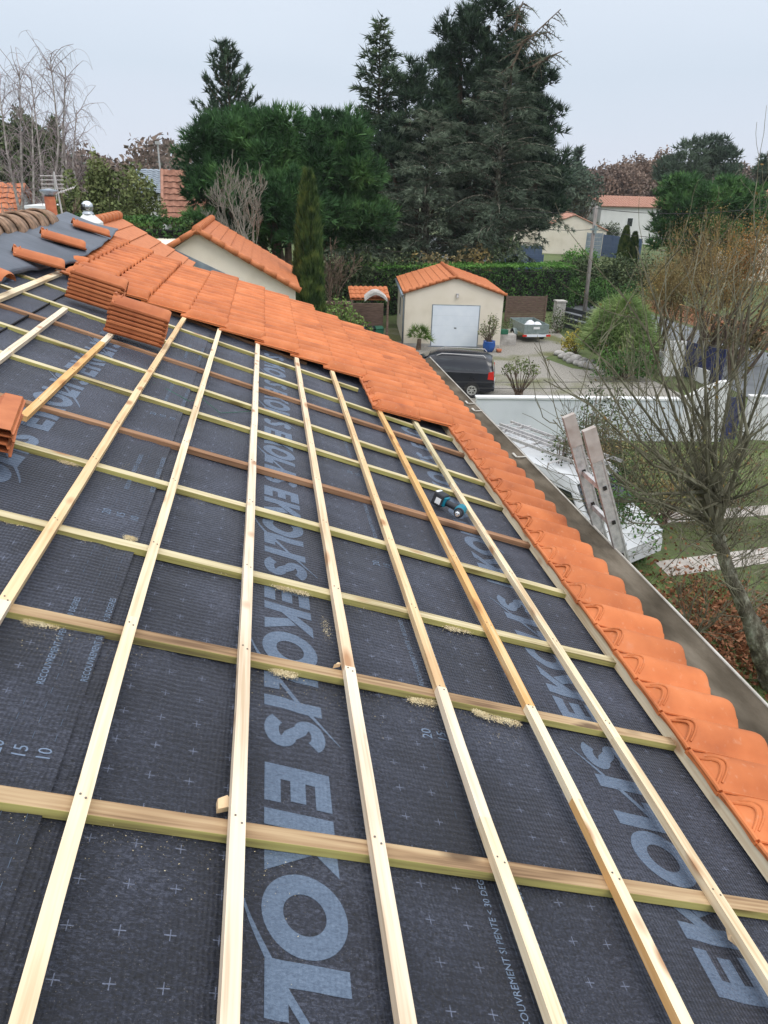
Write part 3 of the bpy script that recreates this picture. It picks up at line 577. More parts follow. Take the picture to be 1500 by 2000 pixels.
# ridge of old canal tiles -------------------------------------------------
def half_round(mb, y0, y1, r0, r1, s, z, a0=-12, a1=192, th=.018):
    n = 20
    for (ya, yb, ra, rb) in ((y0, y1, r0, r1),):
        V = []
        for (yy, rr_) in ((ya, ra), (yb, rb)):
            for j in range(n + 1):
                a = rad(a0 + (a1 - a0) * j / n); V.append((s + rr_ * math.cos(a), yy, z + rr_ * math.sin(a)))
            for j in range(n + 1):
                a = rad(a0 + (a1 - a0) * j / n); V.append((s + (rr_ - th) * math.cos(a), yy, z + (rr_ - th) * math.sin(a)))
        m_ = n + 1; F = []
        for j in range(n): F += [(j, j + 1, 2 * m_ + j + 1, 2 * m_ + j), (m_ + j + 1, m_ + j, 3 * m_ + j, 3 * m_ + j + 1), (j + 1, j, m_ + j, m_ + j + 1), (2 * m_ + j, 2 * m_ + j + 1, 3 * m_ + j + 1, 3 * m_ + j)]
        mb._a(V, F)
ridge_ends = []
for k in range(12):
    y0 = 5.3 + .435 * k
    if y0 + .5 > 10.6: break
    mb = MB(); half_round(mb, y0, y0 + .47, .205, .172, -2.42, .085 + .004 * (k % 2), th=.024); add_obj('ridge_tile', mb, 'terracotta_old', house, RM, smooth=True)
mb = MB()
for k in range(23):      # torn mortar and broken canal tile ends under the ridge
    y0 = 5.3 + .225 * k; half = []
    for j in range(9): a = math.pi * j / 8; half.append((-2.42, y0 + .10 * math.cos(a) + .11, .03 + .085 * math.sin(a)))
    mb.prism(half, (.20 + .03 * R_.random(), 0, -.04))
add_obj('ridge_mortar', mb, 'terracotta_old', house, RM)
mb = MB(); 
mb.grid(lambda u, v: (-2.42 + (.20 + .02 * math.sin(v * 9)) * math.cos(rad(-20 + 220 * u)), 10.3 + .35 * v, .06 + (.20 + .02 * math.sin(v * 7 + u * 11)) * math.sin(rad(-20 + 220 * u)) - .05 * v), 24, 10); add_obj('ridge_flashing', mb, 'galva', house, RM, smooth=True)
# far part of the same roof: more laid courses ending higher up beside the neighbouring gable
# ------------------------------------------------------------------ loose things on the roof
# black membrane draped from the ridge
EDGE = [(4.2, -1.60), (6.0, -1.78), (6.9, -1.80), (7.6, -1.76), (8.25, -1.66), (8.8, -1.55), (9.4, -1.56), (10.2, -1.62), (11.0, -1.68), (11.8, -1.76)]
def edge_s(y):
    for (a, sa), (b, sb) in zip(EDGE, EDGE[1:]):
        if a <= y <= b: return sa + (sb - sa) * (y - a) / (b - a)
    return EDGE[-1][1]
def drape(y, u):
    se = edge_s(y); s = -2.46 + (se + 2.46) * u
    z = .165 - .02 * u + .045 * min(1, max(0, (y - 8.2) / .6)) * u + .010 * math.sin(y * 6.2 + s * 3) + .008 * math.sin(y * 2.9 - s * 7) + .006 * math.sin(y * 13 + u * 5)
    if y < 8.6: z -= .05 * u ** 4
    return s, z
mb = MB()
mb.grid(lambda u, v: (lambda y: (drape(y, u)[0], y, drape(y, u)[1]))(4.2 + 7.6 * v), 26, 120)
mb.grid(lambda u, v: (drape(4.2 + 4.6 * v, 1)[0] + .02 * u * (1 - v) , 4.2 + 4.6 * v, drape(4.2 + 4.6 * v, 1)[1] - .075 * u * (1 - v * .8)), 3, 60)
o = add_obj('roofing_membrane', mb, 'membrane', None, RM, smooth=True); tag(o, 'black membrane sheet draped loosely below the mossy ridge, held down by four loose tiles', 'membrane')
so_ = o.modifiers.new('t', 'SOLIDIFY'); so_.thickness = .003
# a loose tile: origin at its middle, x along its length
def tile_mesh(Lt=.45, Wt=.265):
    mb = MB(); n = 18; m_ = 10
    def hp(u):   # flat pan, then trapezoid-like roll, small lip at the end
        if u < .06: return .016
        if u < .36: return .0
        t = (u - .36) / .64
        return .058 * min(1, max(0, math.sin(math.pi * t)) ** .55)
    def top(u, v):
        nose = -.012 * max(0, (v - .94) / .06) ** 2; return ((v - .5) * Lt, (u - .5) * Wt, hp(u) * (1 + .08 * (v - .5)) + nose + .013)
    def bot(u, v): return ((v - .5) * Lt, (u - .5) * Wt, hp(u) * (1 + .08 * (v - .5)))
    us = [0, .03, .06, .08, .2, .34, .37, .40, .44, .50, .58, .66, .74, .84, .91, .95, .98, 1.0]; vs_ = [0, .04, .1, .3, .6, .9, .95, .98, 1.0]; nu = len(us); nv = len(vs_)
    V = [top(u, v) for v in vs_ for u in us] + [bot(u, v) for v in vs_ for u in us]; F = []; o_ = nu * nv
    for j in range(nv - 1):
        for i in range(nu - 1):
            a = j * nu + i; F += [(a, a + 1, a + nu + 1, a + nu), (o_ + a + 1, o_ + a, o_ + a + nu, o_ + a + nu + 1)]
    for i in range(nu - 1): F += [(i + 1, i, o_ + i, o_ + i + 1), (o_ - nu + i, o_ - nu + i + 1, 2 * o_ - nu + i + 1, 2 * o_ - nu + i)]
    for j in range(nv - 1): a = j * nu; F += [(a, a + nu, o_ + a + nu, o_ + a), (a + 2 * nu - 1, a + nu - 1, o_ + a + nu - 1, o_ + a + 2 * nu - 1)]
    mb._a(V, F)
    # nibs and interlock lugs at the head
    mb.box(-Lt / 2 + .004, -Lt / 2 + .022, -.09, -.03, .012, .032); mb.box(-Lt / 2 + .004, -Lt / 2 + .024, .02, .05, .06, .082); mb.box(-Lt / 2 + .004, -Lt / 2 + .02, .07, .10, .055, .078)
    mb.tube([(-Lt / 2 + .05, -.02, .02), (-Lt / 2 + .06, .02, .068), (-Lt / 2 + .062, .07, .076), (-Lt / 2 + .05, .115, .05)], .005, 6)
    mb.tube([(-Lt / 2 + .02, -.125, .03), (Lt / 2 - .03, -.125, .03)], .006, 6)
    return mb
TM = None
def loose_tile(W, label, group):
    global TM
    if TM is None:
        o = add_obj('roof_tile', tile_mesh(), 'terracotta', None, W, smooth=True, bevel=0); TM = o
        mo = o.modifiers.new('edge', 'EDGE_SPLIT'); mo.split_angle = rad(38)
    else:
        o = TM.copy(); col.objects.link(o); place(o, None, W)
    return tag(o, label, 'roof tile', group)
def roofW(s, y, z, rz=0, ry=0): return RM @ T_(s, y, z) @ Matrix.Rotation(rz, 4, 'Z') @ Matrix.Rotation(ry, 4, 'Y')
NTH = ['bottom', 'second', 'third', 'fourth', 'fifth', 'sixth', 'seventh', 'top']
def stack(s, y, n, rz, desc, group, z0=.066, pitch=.034, flip=False):
    for k in range(n):
        nm = 'topmost' if k == n - 1 else ('lowest' if k == 0 else NTH[k] + ' from the bottom')
        loose_tile(roofW(s + R_.uniform(-.006, .006), y + R_.uniform(-.008, .008), z0 + k * pitch, rz + R_.uniform(-.03, .03)) @ (T_(0, 0, .075) @ Matrix.Rotation(math.pi, 4, 'X') if flip else Matrix.Identity(4)), 'orange roof tile, %s of %s' % (nm, desc), group)
stack(-1.10, 6.98, 7, rad(2), 'the farther tall stack under the laid tiles', 'tiles of the farther tall stack')
stack(-.64, 6.22, 7, rad(3), 'the nearer tall stack on two battens', 'tiles of the nearer tall stack')
stack(-.87, 3.36, 4, rad(280), 'the short stack cut by the left edge', 'tiles of the short stack at left', pitch=.036, flip=True)
for (a, b, lab) in (((2, 497), (45, 545), 'loose orange tile on the black membrane, nearest and cut by the left edge'), ((18, 481), (135, 508), 'loose orange tile on the black membrane, second from the left edge'),
                    ((74, 460), (170, 484), 'loose orange tile on the membrane, third and just below the ridge tiles'), ((133, 438), (220, 464), 'loose orange tile on the membrane, farthest, below the grey roof vent')):
    p = rp(*a, .20); q = rp(*b, .20); mid = ((p[0] + q[0]) / 2, (p[1] + q[1]) / 2)
    if lab.startswith('loose orange tile on the black membrane, nearest'): mid = (-1.86, 6.35)
    an = math.atan2(q[1] - p[1], q[0] - p[0]); an = max(-.35, min(.35, an)); uu = (mid[0] + 2.46) / (edge_s(mid[1]) + 2.46); loose_tile(roofW(mid[0], mid[1], max(drape(mid[1], max(0, min(1, uu + d_)))[1] for d_ in (-.2, 0, .2)) + .012, an), lab, None)
# drill --------------------------------------------------------------------
pb = rp(862, 972, .07); pc = rp(912, 1000, .07); dv = Vector((pc[0] - pb[0], pc[1] - pb[1], 0)); an = math.atan2(dv.y, dv.x)
F0 = RM @ T_(pb[0], pb[1], .048) @ Matrix.Rotation(an, 4, 'Z') @ Matrix.Scale(1.22, 4)
drill = empty('cordless_drill', None, 'blue and black cordless drill lying on its side between two battens', 'drill', W=F0); LD = dv.length
mb = MB(); mb.box(-.035, .028, -.038, .038, -.028, .045); o = add_obj('battery', mb, 'drill_black', drill, F0, bevel=.008)
mb = MB(); mb.box(-.012, .020, -.0390, -.0385, -.012, .022); mb.box(-.034, -.020, -.03, .03, .0455, .047); add_obj('battery_label', mb, 'white_paint', o, F0)
mb = MB(); mb.tube([(.02, 0, .008), (.05, 0, .008), (.10, .002, .010), (.135, .004, .012)], [.022, .017, .018, .022], 12); add_obj('handle', mb, 'drill_black', drill, F0, smooth=True)
mb = MB(); mb.box(.024, .042, -.026, .026, -.016, .034); mb.tube([(.125, .045, .012), (.128, .02, .012), (.14, -.03, .012), (.148, -.052, .012)], [.020, .029, .030, .026], 16); add_obj('motor_housing', mb, 'drill_teal', drill, F0, smooth=False, bevel=.003)
mb = MB(); mb.tube([(.148, -.052, .012), (.152, -.066, .012)], [.027, .027], 16); mb.tube([(.152, -.066, .012), (.158, -.092, .012)], [.021, .018], 16); add_obj('chuck', mb, 'drill_black', drill, F0)
mb = MB(); mb.tube([(.158, -.092, .012), (.162, -.104, .012)], [.016, .011], 12); mb.tube([(.162, -.104, .012), (.168, -.125, .012)], .004, 8); add_obj('bit_holder', mb, 'chrome', drill, F0)
# offcuts, mats, sawdust -----------------------------------------------------
def offcut(px, py, lab, wd=.045, ln=.05, up=.01, rz=0.3):
    s, y = rp(px, py, up); mb = MB(); mb.prism([(-ln / 2, -wd / 2, 0), (ln / 2, -wd / 2 + .006, 0), (ln / 2 - .012, wd / 2, 0), (-ln / 2 + .008, wd / 2 - .01, 0)], (0, 0, .018))
    tag(add_obj('wood_offcut', mb, 'offcut', None, roofW(s, y, up, rz), bevel=.001), lab, 'wood offcut')
offcut(436, 1575, 'small pale wood offcut wedged beside a batten on the nearest counter batten'); offcut(1432, 1832, 'split wood offcut under the right-hand batten by the letter K', .05, .06, .02, .9)
offcut(656, 1303, 'thin wood splinter beside the batten joint near the lettering', .012, .035, .036, .4)
fl = []
def sprinkle(px0, py0, px1, py1, n, spread, up=.012, size=.004):
    p = rp(px0, py0, up); q = rp(px1, py1, up)
    for i in range(n):
        t = R_.random(); g_ = abs(R_.gauss(0, 1)) * spread; c = Vector((p[0] + (q[0] - p[0]) * t + R_.gauss(0, .01), p[1] + (q[1] - p[1]) * t - g_, up + R_.random() * .012 * math.exp(-g_ / .03)))
        sz = size * R_.uniform(.4, 1.3); T = [c + Vector((R_.uniform(-1, 1), R_.uniform(-1, 1), R_.uniform(-.4, .6))) * sz for _ in range(3)]; fl.append([tuple(RM @ x) for x in T])
for a in ((50, 1212, 120, 1222), (0, 1012, 75, 1030), (160, 1050, 235, 1066), (388, 1104, 450, 1117), (535, 1143, 600, 1160), (705, 1178, 760, 1190), (870, 1225, 915, 1232), (535, 1310, 575, 1318), (925, 1388, 950, 1397), (960, 1400, 1010, 1412), (800, 1365, 850, 1372), (120, 900, 150, 908), (250, 1050, 260, 1052)): sprinkle(*a, 2600, .012, size=.0030)
for a in ((60, 1222, 300, 1270), (480, 1310, 800, 1370), (800, 1365, 1000, 1410), (0, 1580, 600, 1680), (170, 880, 400, 960), (600, 1150, 1000, 1250)): sprinkle(*a, 380, .09, size=.0018)
sprinkle(632, 1205, 640, 1240, 500, .03, size=.002)
tag(add_obj('sawdust', np.array(fl), 'sawdust'), 'pale sawdust lying in drifts against the counter battens on the black underlay', None, None, 'stuff')
# a green string caught on the battens
p = [rp(x, y, .02) for x, y in ((300, 745), (330, 760), (370, 782), (392, 792), (430, 805), (470, 803), (505, 800))]
mb = MB(); mb.tube([RM @ Vector((a, b, .014 if i not in (3,) else .07)) for i, (a, b) in enumerate(p)], .002, 5); tag(add_obj('string', mb, 'green_plastic'), 'thin green string lying across the underlay and one batten', 'string')
# ================================================================== VEGETATION BUILDERS
def unit(a): return a / np.maximum(np.linalg.norm(a, axis=-1, keepdims=True), 1e-9)
def rand_dirs(n, g): return unit(g.normal(size=(n, 3)))
def blades(P, D, ln, wd, g, per=1, spread=.5):
    """narrow triangles from points P along directions D"""
    P = np.repeat(P, per, 0); D = unit(np.repeat(D, per, 0) + g.normal(size=(len(P), 3)) * spread)
    Ls = ln * g.uniform(.6, 1.25, (len(P), 1)); S = unit(np.cross(D, g.normal(size=(len(P), 3)))) * wd * g.uniform(.6, 1.2, (len(P), 1)) * .5
    base = P + g.normal(size=P.shape) * wd * .2
    return np.stack([base - S, base + S, base + D * Ls], 1)
def leaves(P, g, size, per=1, spread=.1, flat=0.0):
    P = np.repeat(P, per, 0) + g.normal(size=(len(P) * per, 3)) * spread
    A = rand_dirs(len(P), g); B = unit(np.cross(A, rand_dirs(len(P), g)))
    s = size * g.uniform(.6, 1.3, (len(P), 1)); a = A * s; b = B * s * .55
    return np.concatenate([np.stack([P - a, P + b, P + a], 1), np.stack([P - a, P + a, P - b], 1)])
def tubes3(segs, n=4):
    """segs: list of (p,q,r0,r1) -> triangles"""
    if not segs: return np.zeros((0, 3, 3))
    P = np.array([s[0] for s in segs], float); Q = np.array([s[1] for s in segs], float); r0 = np.array([s[2] for s in segs])[:, None]; r1 = np.array([s[3] for s in segs])[:, None]
    D = unit(Q - P); H = np.where(np.abs(D[:, 2:3]) < .9, np.array([[0, 0, 1.]]), np.array([[1., 0, 0]])); A = unit(np.cross(D, H)); B = np.cross(D, A); out = []
    for j in range(n):
        a0, a1 = 2 * math.pi * j / n, 2 * math.pi * (j + 1) / n
        u0 = A * math.cos(a0) + B * math.sin(a0); u1 = A * math.cos(a1) + B * math.sin(a1)
        p0, p1, q0, q1 = P + u0 * r0, P + u1 * r0, Q + u0 * r1, Q + u1 * r1
        out += [np.stack([p0, q0, q1], 1), np.stack([p0, q1, p1], 1)]
    return np.concatenate(out)
def arc_pts(p, d, ln, bend, n, g, wob=.12):
    pts = [np.array(p, float)]; d = unit(np.array(d, float)); st_ = ln / n
    for i in range(n):
        d = unit(d + np.array(bend) / n + g.normal(size=3) * wob / math.sqrt(n)); pts.append(pts[-1] + d * st_)
    return pts
def segs_from(pts, r0, r1):
    n = len(pts) - 1; return [(pts[i], pts[i + 1], r0 + (r1 - r0) * i / n, r0 + (r1 - r0) * (i + 1) / n) for i in range(n)]
def tree_thing(name, base, label, cat, crown_T, crown_mats, trunk_segs, bark, group=None, n=6, crown_name='crown'):
    base = Vector(base); base.z = max(0, base.z); t = empty(name, base, label, cat, group); t['kind'] = 'thing'
    if len(trunk_segs): add_obj('trunk', tubes3(trunk_segs, n), bark, t)
    if crown_T is not None and len(crown_T): add_obj(crown_name, crown_T, crown_mats, t)
    return t
def lobes_crown(lobes, g, per_area=9.0, sub=.55, ln=.45, wd=.09, per=5, spread=.55, upb=.35, fill=.25):
    """lobes: (centre xyz, rx, ry, rz). Twigs set out through each lobe, thick near its surface, ending in tufts"""
    out = []
    for (c, rx, ry, rz) in lobes:
        c = np.array(c, float); R3 = np.array([rx, ry, rz]); area = 4 * math.pi * ((rx * ry + ry * rz + rx * rz) / 3)
        n = int(area * per_area); D = rand_dirs(n, g); D[:, 2] += .12; D = unit(D)
        noise = .80 + .22 * np.sin(D[:, :1] * 5.1 + c[0] * 3) * np.sin(D[:, 1:2] * 4.3 + c[1]) + .16 * np.sin(D[:, 2:3] * 7 + c[2] * 2) + .10 * np.sin(D[:, :1] * 13 + D[:, 2:3] * 11)
        rr = np.where(g.random((n, 1)) < fill, g.uniform(.35, .85, (n, 1)), g.uniform(.86, 1.06, (n, 1)))
        P = c + D * R3 * noise * rr
        dd = unit(D + np.array([0, 0, upb])); out.append(blades(P, dd, ln, wd, g, per, spread))
    return np.concatenate(out)
def conifer(name, base, H, R, label, mats, bark, seed, n_br=120, droop=.25, z0=.12, shape=1.0, ln=.45, wd=.07, per=4, step=.30, group=None, wobble=.25, rise=.15, trunk_r=None, lean=(0, 0), cat='tree', tip=.0, fan=.38):
    g = np.random.default_rng(seed); base = np.array(base, float); segs = []; P = []; D = []
    tr = trunk_r or H * .014; top = base + np.array([lean[0], lean[1], H]); K = 10
    segs += [(base + (top - base) * i / K, base + (top - base) * (i + 1) / K, tr * (1 - i / K) + .02, tr * (1 - (i + 1) / K) + .02) for i in range(K)]
    for i in range(n_br):
        t = z0 + (1 - z0) * (i + g.random()) / n_br; a = i * 2.399 + g.normal() * .3
        L_ = R * ((1 - t) ** shape) * g.uniform(1 - wobble, 1 + wobble) + .25 + tip; o = base + (top - base) * t
        d = np.array([math.cos(a), math.sin(a), rise + .5 * t]); pts = arc_pts(o, d, L_, (0, 0, -droop), 6, g, .12); segs += segs_from(pts, .03 + L_ * .012, .01)
        pa = np.array(pts); m_ = max(3, int(L_ / step * 2.6)); 
        for k in range(m_):
            u = .12 + .88 * (k + g.random()) / m_; f = u * 6; j = min(int(f), 5); p = pa[j] + (pa[j + 1] - pa[j]) * (f - j); dr = unit(pa[j + 1] - pa[j]); side = unit(np.cross(dr, [0, 0, 1.]))
            off = g.uniform(-1, 1) * fan * L_ * (1 - u * .75); P.append(p + side * off * .8 + dr * abs(off) * .3 - np.array([0, 0, abs(off) * droop * .6]) + g.normal(size=3) * .06); D.append(unit(dr + side * np.sign(off) * .7 - np.array([0, 0, droop * .3])))
    T = blades(np.array(P), np.array(D), ln, wd, g, per, .42)
    return tree_thing(name, base, label, cat, T, mats, segs, bark, group)
def branching(g, p, d, ln, r, level, segs, tips, spread=.55, ratio=.68, bend=(0, 0, .25), kids=(3, 4), wob=.22, nseg=4, minr=.004, along=True):
    pts = arc_pts(p, d, ln, bend, nseg, g, wob); r1 = max(minr, r * .55); segs += segs_from(pts, r, r1)
    if level == 0: tips.append((pts[-1], unit(pts[-1] - pts[-2]))); return
    k = g.integers(kids[0], kids[1] + 1)
    for i in range(k):
        f = (g.uniform(.3, .95) if along else 1.0) if i < k - 1 else 1.0; j = min(int(f * nseg), nseg - 1); o = pts[j] + (pts[j + 1] - pts[j]) * (f * nseg - j); dr = unit(pts[j + 1] - pts[j])
        nd_ = unit(dr + rand_dirs(1, g)[0] * spread * (1.0 if i < k - 1 else .35)); branching(g, o, nd_, ln * ratio * g.uniform(.75, 1.15), max(minr, r1 * (.75 if i < k - 1 else 1)), level - 1, segs, tips, spread, ratio, bend, kids, wob, nseg, minr, along)
def bare_tree(name, base, H, label, bark, seed, level=4, r=.10, spread=.6, ratio=.66, bend=(0, 0, .25), kids=(3, 4), trunks=1, first=.33, minr=.006, n=3, group=None, leaf=None, splay=.35, cat='tree', dirs=None, trunk_h=.0):
    g = np.random.default_rng(seed); segs = []; tips = []; base = np.array(base, float)
    if trunk_h: segs += [(base, base + [0, 0, trunk_h], r * 1.5, r * 1.1)]
    for k in range(trunks):
        d = dirs[k] if dirs else np.array([g.normal() * splay, g.normal() * splay, 1.0]); branching(g, base + np.array([0, 0, trunk_h]) + g.normal(size=3) * [.1, .1, 0], d, H * first, r, level, segs, tips, spread, ratio, bend, kids, .2, 4, minr)
    T = None; cm = None
    if leaf:
        P = np.array([t[0] for t in tips]); P = P[g.random(len(P)) < leaf[3]]; T = leaves(P, g, leaf[1], leaf[2], leaf[4]); cm = leaf[0]
    big = [s for s in segs if s[2] > r * .3]; small = [s for s in segs if s[2] <= r * .3]
    base_v = Vector(base); t = empty(name, base_v, label, cat, group); t['kind'] = 'thing'
    add_obj('trunk', tubes3(big, 6), bark, t); add_obj('branches', tubes3(small, n), bark, t)
    if T is not None: add_obj('leaves', T, cm, t)
    return t
def leafy(name, base, lobes, label, mat, seed, cat='shrub', size=.05, dens=60, stems=8, bark='bark_brown', group=None, r=.02, up=.0, fill=.4):
    """shrub: stems fanning into lobes of small leaves"""
    g = np.random.default_rng(seed); base = np.array(base, float); segs = []; P = []
    for (c, rx, ry, rz) in lobes:
        c = base + np.array(c, float); n = int(dens * 4 * math.pi * ((rx * ry + ry * rz + rx * rz) / 3)); D = rand_dirs(n, g)
        nz_ = .82 + .2 * np.sin(D[:, :1] * 5 + c[0]) * np.sin(D[:, 1:2] * 4 + c[1] * 2) + .12 * np.sin(D[:, 2:3] * 9 + D[:, :1] * 7)
        rr = np.where(g.random((n, 1)) < fill, g.uniform(.3, .85, (n, 1)), g.uniform(.85, 1.05, (n, 1))); P.append(c + D * np.array([rx, ry, rz]) * nz_ * rr)
        for k in range(stems):
            e_ = c + rand_dirs(1, g)[0] * np.array([rx, ry, rz]) * .8; pts = [base + g.normal(size=3) * [.06, .06, 0], (base + e_) / 2 + g.normal(size=3) * .08 * rx, e_]; segs += segs_from(pts, r, r * .4)
    P = np.concatenate(P); P = P[P[:, 2] > .02]; T = leaves(P, g, size, 1, size * .5)
    return tree_thing(name, base, label, cat, T, mat, segs, bark, group, n=4, crown_name='foliage')
def L3(px, py, Y, rx, rz, ry=None): p = at(px, py, Y); return ((p.x, p.y, p.z), rx, ry or rx, rz)

# ================================================================== BIG TREES BEHIND THE HEDGE
g = np.random.default_rng(11)
# far left pine with separate upswept tufts
conifer('pine_tree', (at(455, 330, 72).x, 72, 0), 72 * 0 + at(443, 92, 72).z, 5.6, 'tall dark pine with upswept tufts rising behind the round pine at left', 'fol_pine', 'bark_brown', 21, n_br=110, droop=-.75, rise=.25, shape=.62, z0=.12, ln=.60, wd=.11, per=11, step=.50, wobble=.34, fan=.26)
# round umbrella pine
def pine_mass(name, lobes, base, label, mat, seed, trunks, **kw):
    g = np.random.default_rng(seed); kids_ = []; cl = kw.pop('clump', .42)
    for (c, rx, ry, rz) in lobes:
        rm = (rx + ry + rz) / 3; nk = int(11 * (rm / 2.2) ** 1.2) + 5
        for d in rand_dirs(nk, g):
            d = unit(d + np.array([0, -.12, .22])); r_ = rm * cl * g.uniform(.45, 1.15); kids_.append((np.array(c) + d * np.array([rx, ry, rz]) * g.uniform(.62, .92), r_ * 1.1, r_ * 1.1, r_ * .8))
    kw['per_area'] = kw.get('per_area', 8) * .62
    T = lobes_crown(kids_, g, **kw); segs = []
    for (c, rx, ry, rz) in lobes:
        p0 = np.array(base, float); p1 = np.array(c) * .35 + p0 * .65 + [0, 0, 1.0]; segs += segs_from([p0, p1, np.array(c, float)], trunks, trunks * .3)
    return tree_thing(name, base, label, 'tree', T, mat, segs, 'bark_brown')
Y = 46
pine_mass('pine_tree', [L3(432, 330, Y, 2.0, 1.9), L3(402, 385, Y, 1.3, 1.7), L3(480, 300, Y, 2.7, 2.1), L3(560, 290, Y + 1, 3.2, 2.2), L3(640, 300, Y + 2, 3.0, 2.0), L3(520, 360, Y, 3.6, 2.4), L3(610, 370, Y + 1, 3.4, 2.6), L3(445, 410, Y - 1, 2.2, 2.0), L3(680, 350, Y + 2, 2.6, 2.4), L3(560, 430, Y, 3.6, 2.2), L3(670, 430, Y + 2, 3.0, 2.4)],
          (at(560, 400, Y).x, Y, 0), 'broad rounded bright green pine in the middle left, behind the bare tree', 'fol_pine_bright', 22, .35, per_area=13, ln=.50, wd=.075, per=11, spread=.45, upb=.8, fill=.22)
# spruce
b = at(735, 400, 60); conifer('spruce_tree', (b.x, 60, 0), at(742, 38, 60).z, 5.0, 'tall slender spruce with a bare pointed top, left of the great cedar', 'fol_spruce', 'bark_grey', 23, n_br=190, droop=.18, rise=-.02, shape=.85, z0=.16, ln=.55, wd=.12, per=5, step=.38, wobble=.32, fan=.22)
# the great pine/cedar group: irregular limbs
Y = 60
pine_mass('pine_tree', [L3(900, 75, Y, 1.9, 2.0), L3(955, 50, Y, 2.3, 2.2), L3(880, 120, Y, 1.6, 1.6), L3(935, 130, Y, 2.4, 2.0), L3(985, 110, Y, 1.6, 1.9), L3(1000, 170, Y, 2.4, 1.9), L3(1040, 150, Y, 1.6, 1.7), L3(920, 190, Y, 2.8, 1.7), L3(860, 150, Y + 1, 1.0, 1.0), L3(990, 230, Y, 3.0, 1.9), L3(1050, 225, Y, 1.8, 1.3),
          L3(1080, 245, Y, 1.1, 1.0), L3(1030, 280, Y, 2.3, 1.5), L3(1070, 330, Y, 1.8, .9), L3(1095, 315, Y, .9, .6), L3(1045, 360, Y, 2.6, 1.5), L3(960, 330, Y, 3.4, 2.4), L3(900, 270, Y, 3.2, 2.4), L3(1000, 400, Y, 3.6, 2.0), L3(1060, 400, Y, 1.9, 1.4), L3(1020, 440, Y - 1, 2.2, .8)],
          (at(900, 400, Y).x, Y, 0), 'tallest dark pine with ragged limbs, right half of the great tree group', 'fol_pine', 24, .45, clump=.36, per_area=9.5, ln=.60, wd=.085, per=10, spread=.45, upb=.9, fill=.25)
Y = 58
pine_mass('pine_tree', [L3(790, 170, Y, 1.4, 1.8), L3(825, 165, Y, 1.4, 1.6), L3(800, 230, Y, 2.2, 2.2), L3(850, 230, Y, 2.0, 1.8), L3(820, 300, Y, 2.6, 2.4), L3(760, 300, Y, 1.9, 2.4), L3(870, 330, Y, 2.4, 2.2)], (at(815, 400, Y).x, Y, 0),
          'dark pine squeezed between the slender spruce and the tallest pine', 'fol_pine', 25, .3, clump=.36, per_area=9.5, ln=.60, wd=.085, per=9, spread=.45, upb=.9, fill=.25)
# cedars with drooping grey green boughs, in front
def cedar(base, H, R, seed, label, z0=.20, n_br=105, **kw):
    return conifer('cedar_tree', base, H, R, label, 'fol_cedar', 'bark_grey', seed, n_br=n_br, droop=.75, rise=.32, shape=kw.pop('shape', .55), z0=z0, ln=.42, wd=.06, per=7, step=.20, wobble=.42, fan=.42, **kw)
b = at(960, 500, 56); cedar((b.x, 56, 0), at(930, 135, 56).z, 6.3, 26, 'large drooping grey green cedar directly behind the garage', trunk_r=.42)
b = at(830, 500, 56); cedar((b.x, 56, 0), at(815, 215, 56).z, 5.4, 27, 'drooping cedar left of the garage, between spruce and large cedar', trunk_r=.35)
b = at(720, 500, 55); cedar((b.x, 55, 0), at(720, 330, 55).z, 3.4, 28, 'low drooping cedar at the left foot of the tree group', trunk_r=.25, n_br=60)
# bare leader reaching out at the top right of the group
g = np.random.default_rng(31); segs = []; tips = []; Y = 55
for pts in ([(1000, 130), (1020, 85), (1050, 60), (1095, 18)], [(1005, 60), (1012, 25), (1022, 2)], [(1040, 130), (1070, 112), (1098, 100)], [(1010, 90), (1040, 70), (1075, 62)]):
    P = [np.array(at(x, y, Y)) for x, y in pts]; segs += segs_from(P, .09, .03)
    for i in range(len(P) - 1):
        for k in range(9):
            o = P[i] + (P[i + 1] - P[i]) * g.random(); d = unit(np.array([g.normal(), g.normal() * .6, -.5 + .6 * g.random()])); q = arc_pts(o, d, g.uniform(.6, 1.5), (0, 0, -.5), 4, g, .15); segs += segs_from(q, .03, .012)
            tips += [(a, d) for a in q[1:]]
tree_thing('cedar_tree', (at(1000, 400, Y).x, Y + .5, 0), 'thin sparsely needled cedar limbs sticking out at the very top right of the tree group', 'tree', blades(np.array([t[0] for t in tips]), np.array([t[1] for t in tips]), .28, .05, g, 4, .8), 'fol_cedar',
           segs + segs_from([np.array((at(1000, 400, Y).x, Y + .5, 0.)), np.array(at(990, 250, Y + 5)), np.array(at(1000, 130, Y))], .16, .07), 'bark_brown')
# undergrowth behind the hedge
for (px, py, Yy, rx, rz, mt, lab) in ((660, 490, 47, 2.2, 1.3, 'fol_bush', 'dark shrub behind the clipped hedge just right of the cypress'), (760, 500, 49, 2.0, 1.2, 'fol_bush', 'dark shrub behind the hedge below the spruce'), (905, 490, 51, 1.8, 1.4, 'fol_ochre', 'yellowing shrub behind the hedge, right of the cedar trunks'),
                               (975, 480, 52, 1.6, 1.9, 'fol_bush', 'tall grey green shrub behind the hedge, left of the blue gates'), (820, 500, 50, 1.8, 1.1, 'fol_ochre', 'yellowing shrub behind the hedge above the garage ridge')):
    p = at(px, py, Yy); leafy('shrub', (p.x, Yy, 0), [((0, 0, max(.8, p.z * .55)), rx, rx * .7, max(.8, p.z * .55)), ((rx * .6, 0, p.z * .8), rx * .6, rx * .5, rz)], lab, mt, int(px), size=.12, dens=26)
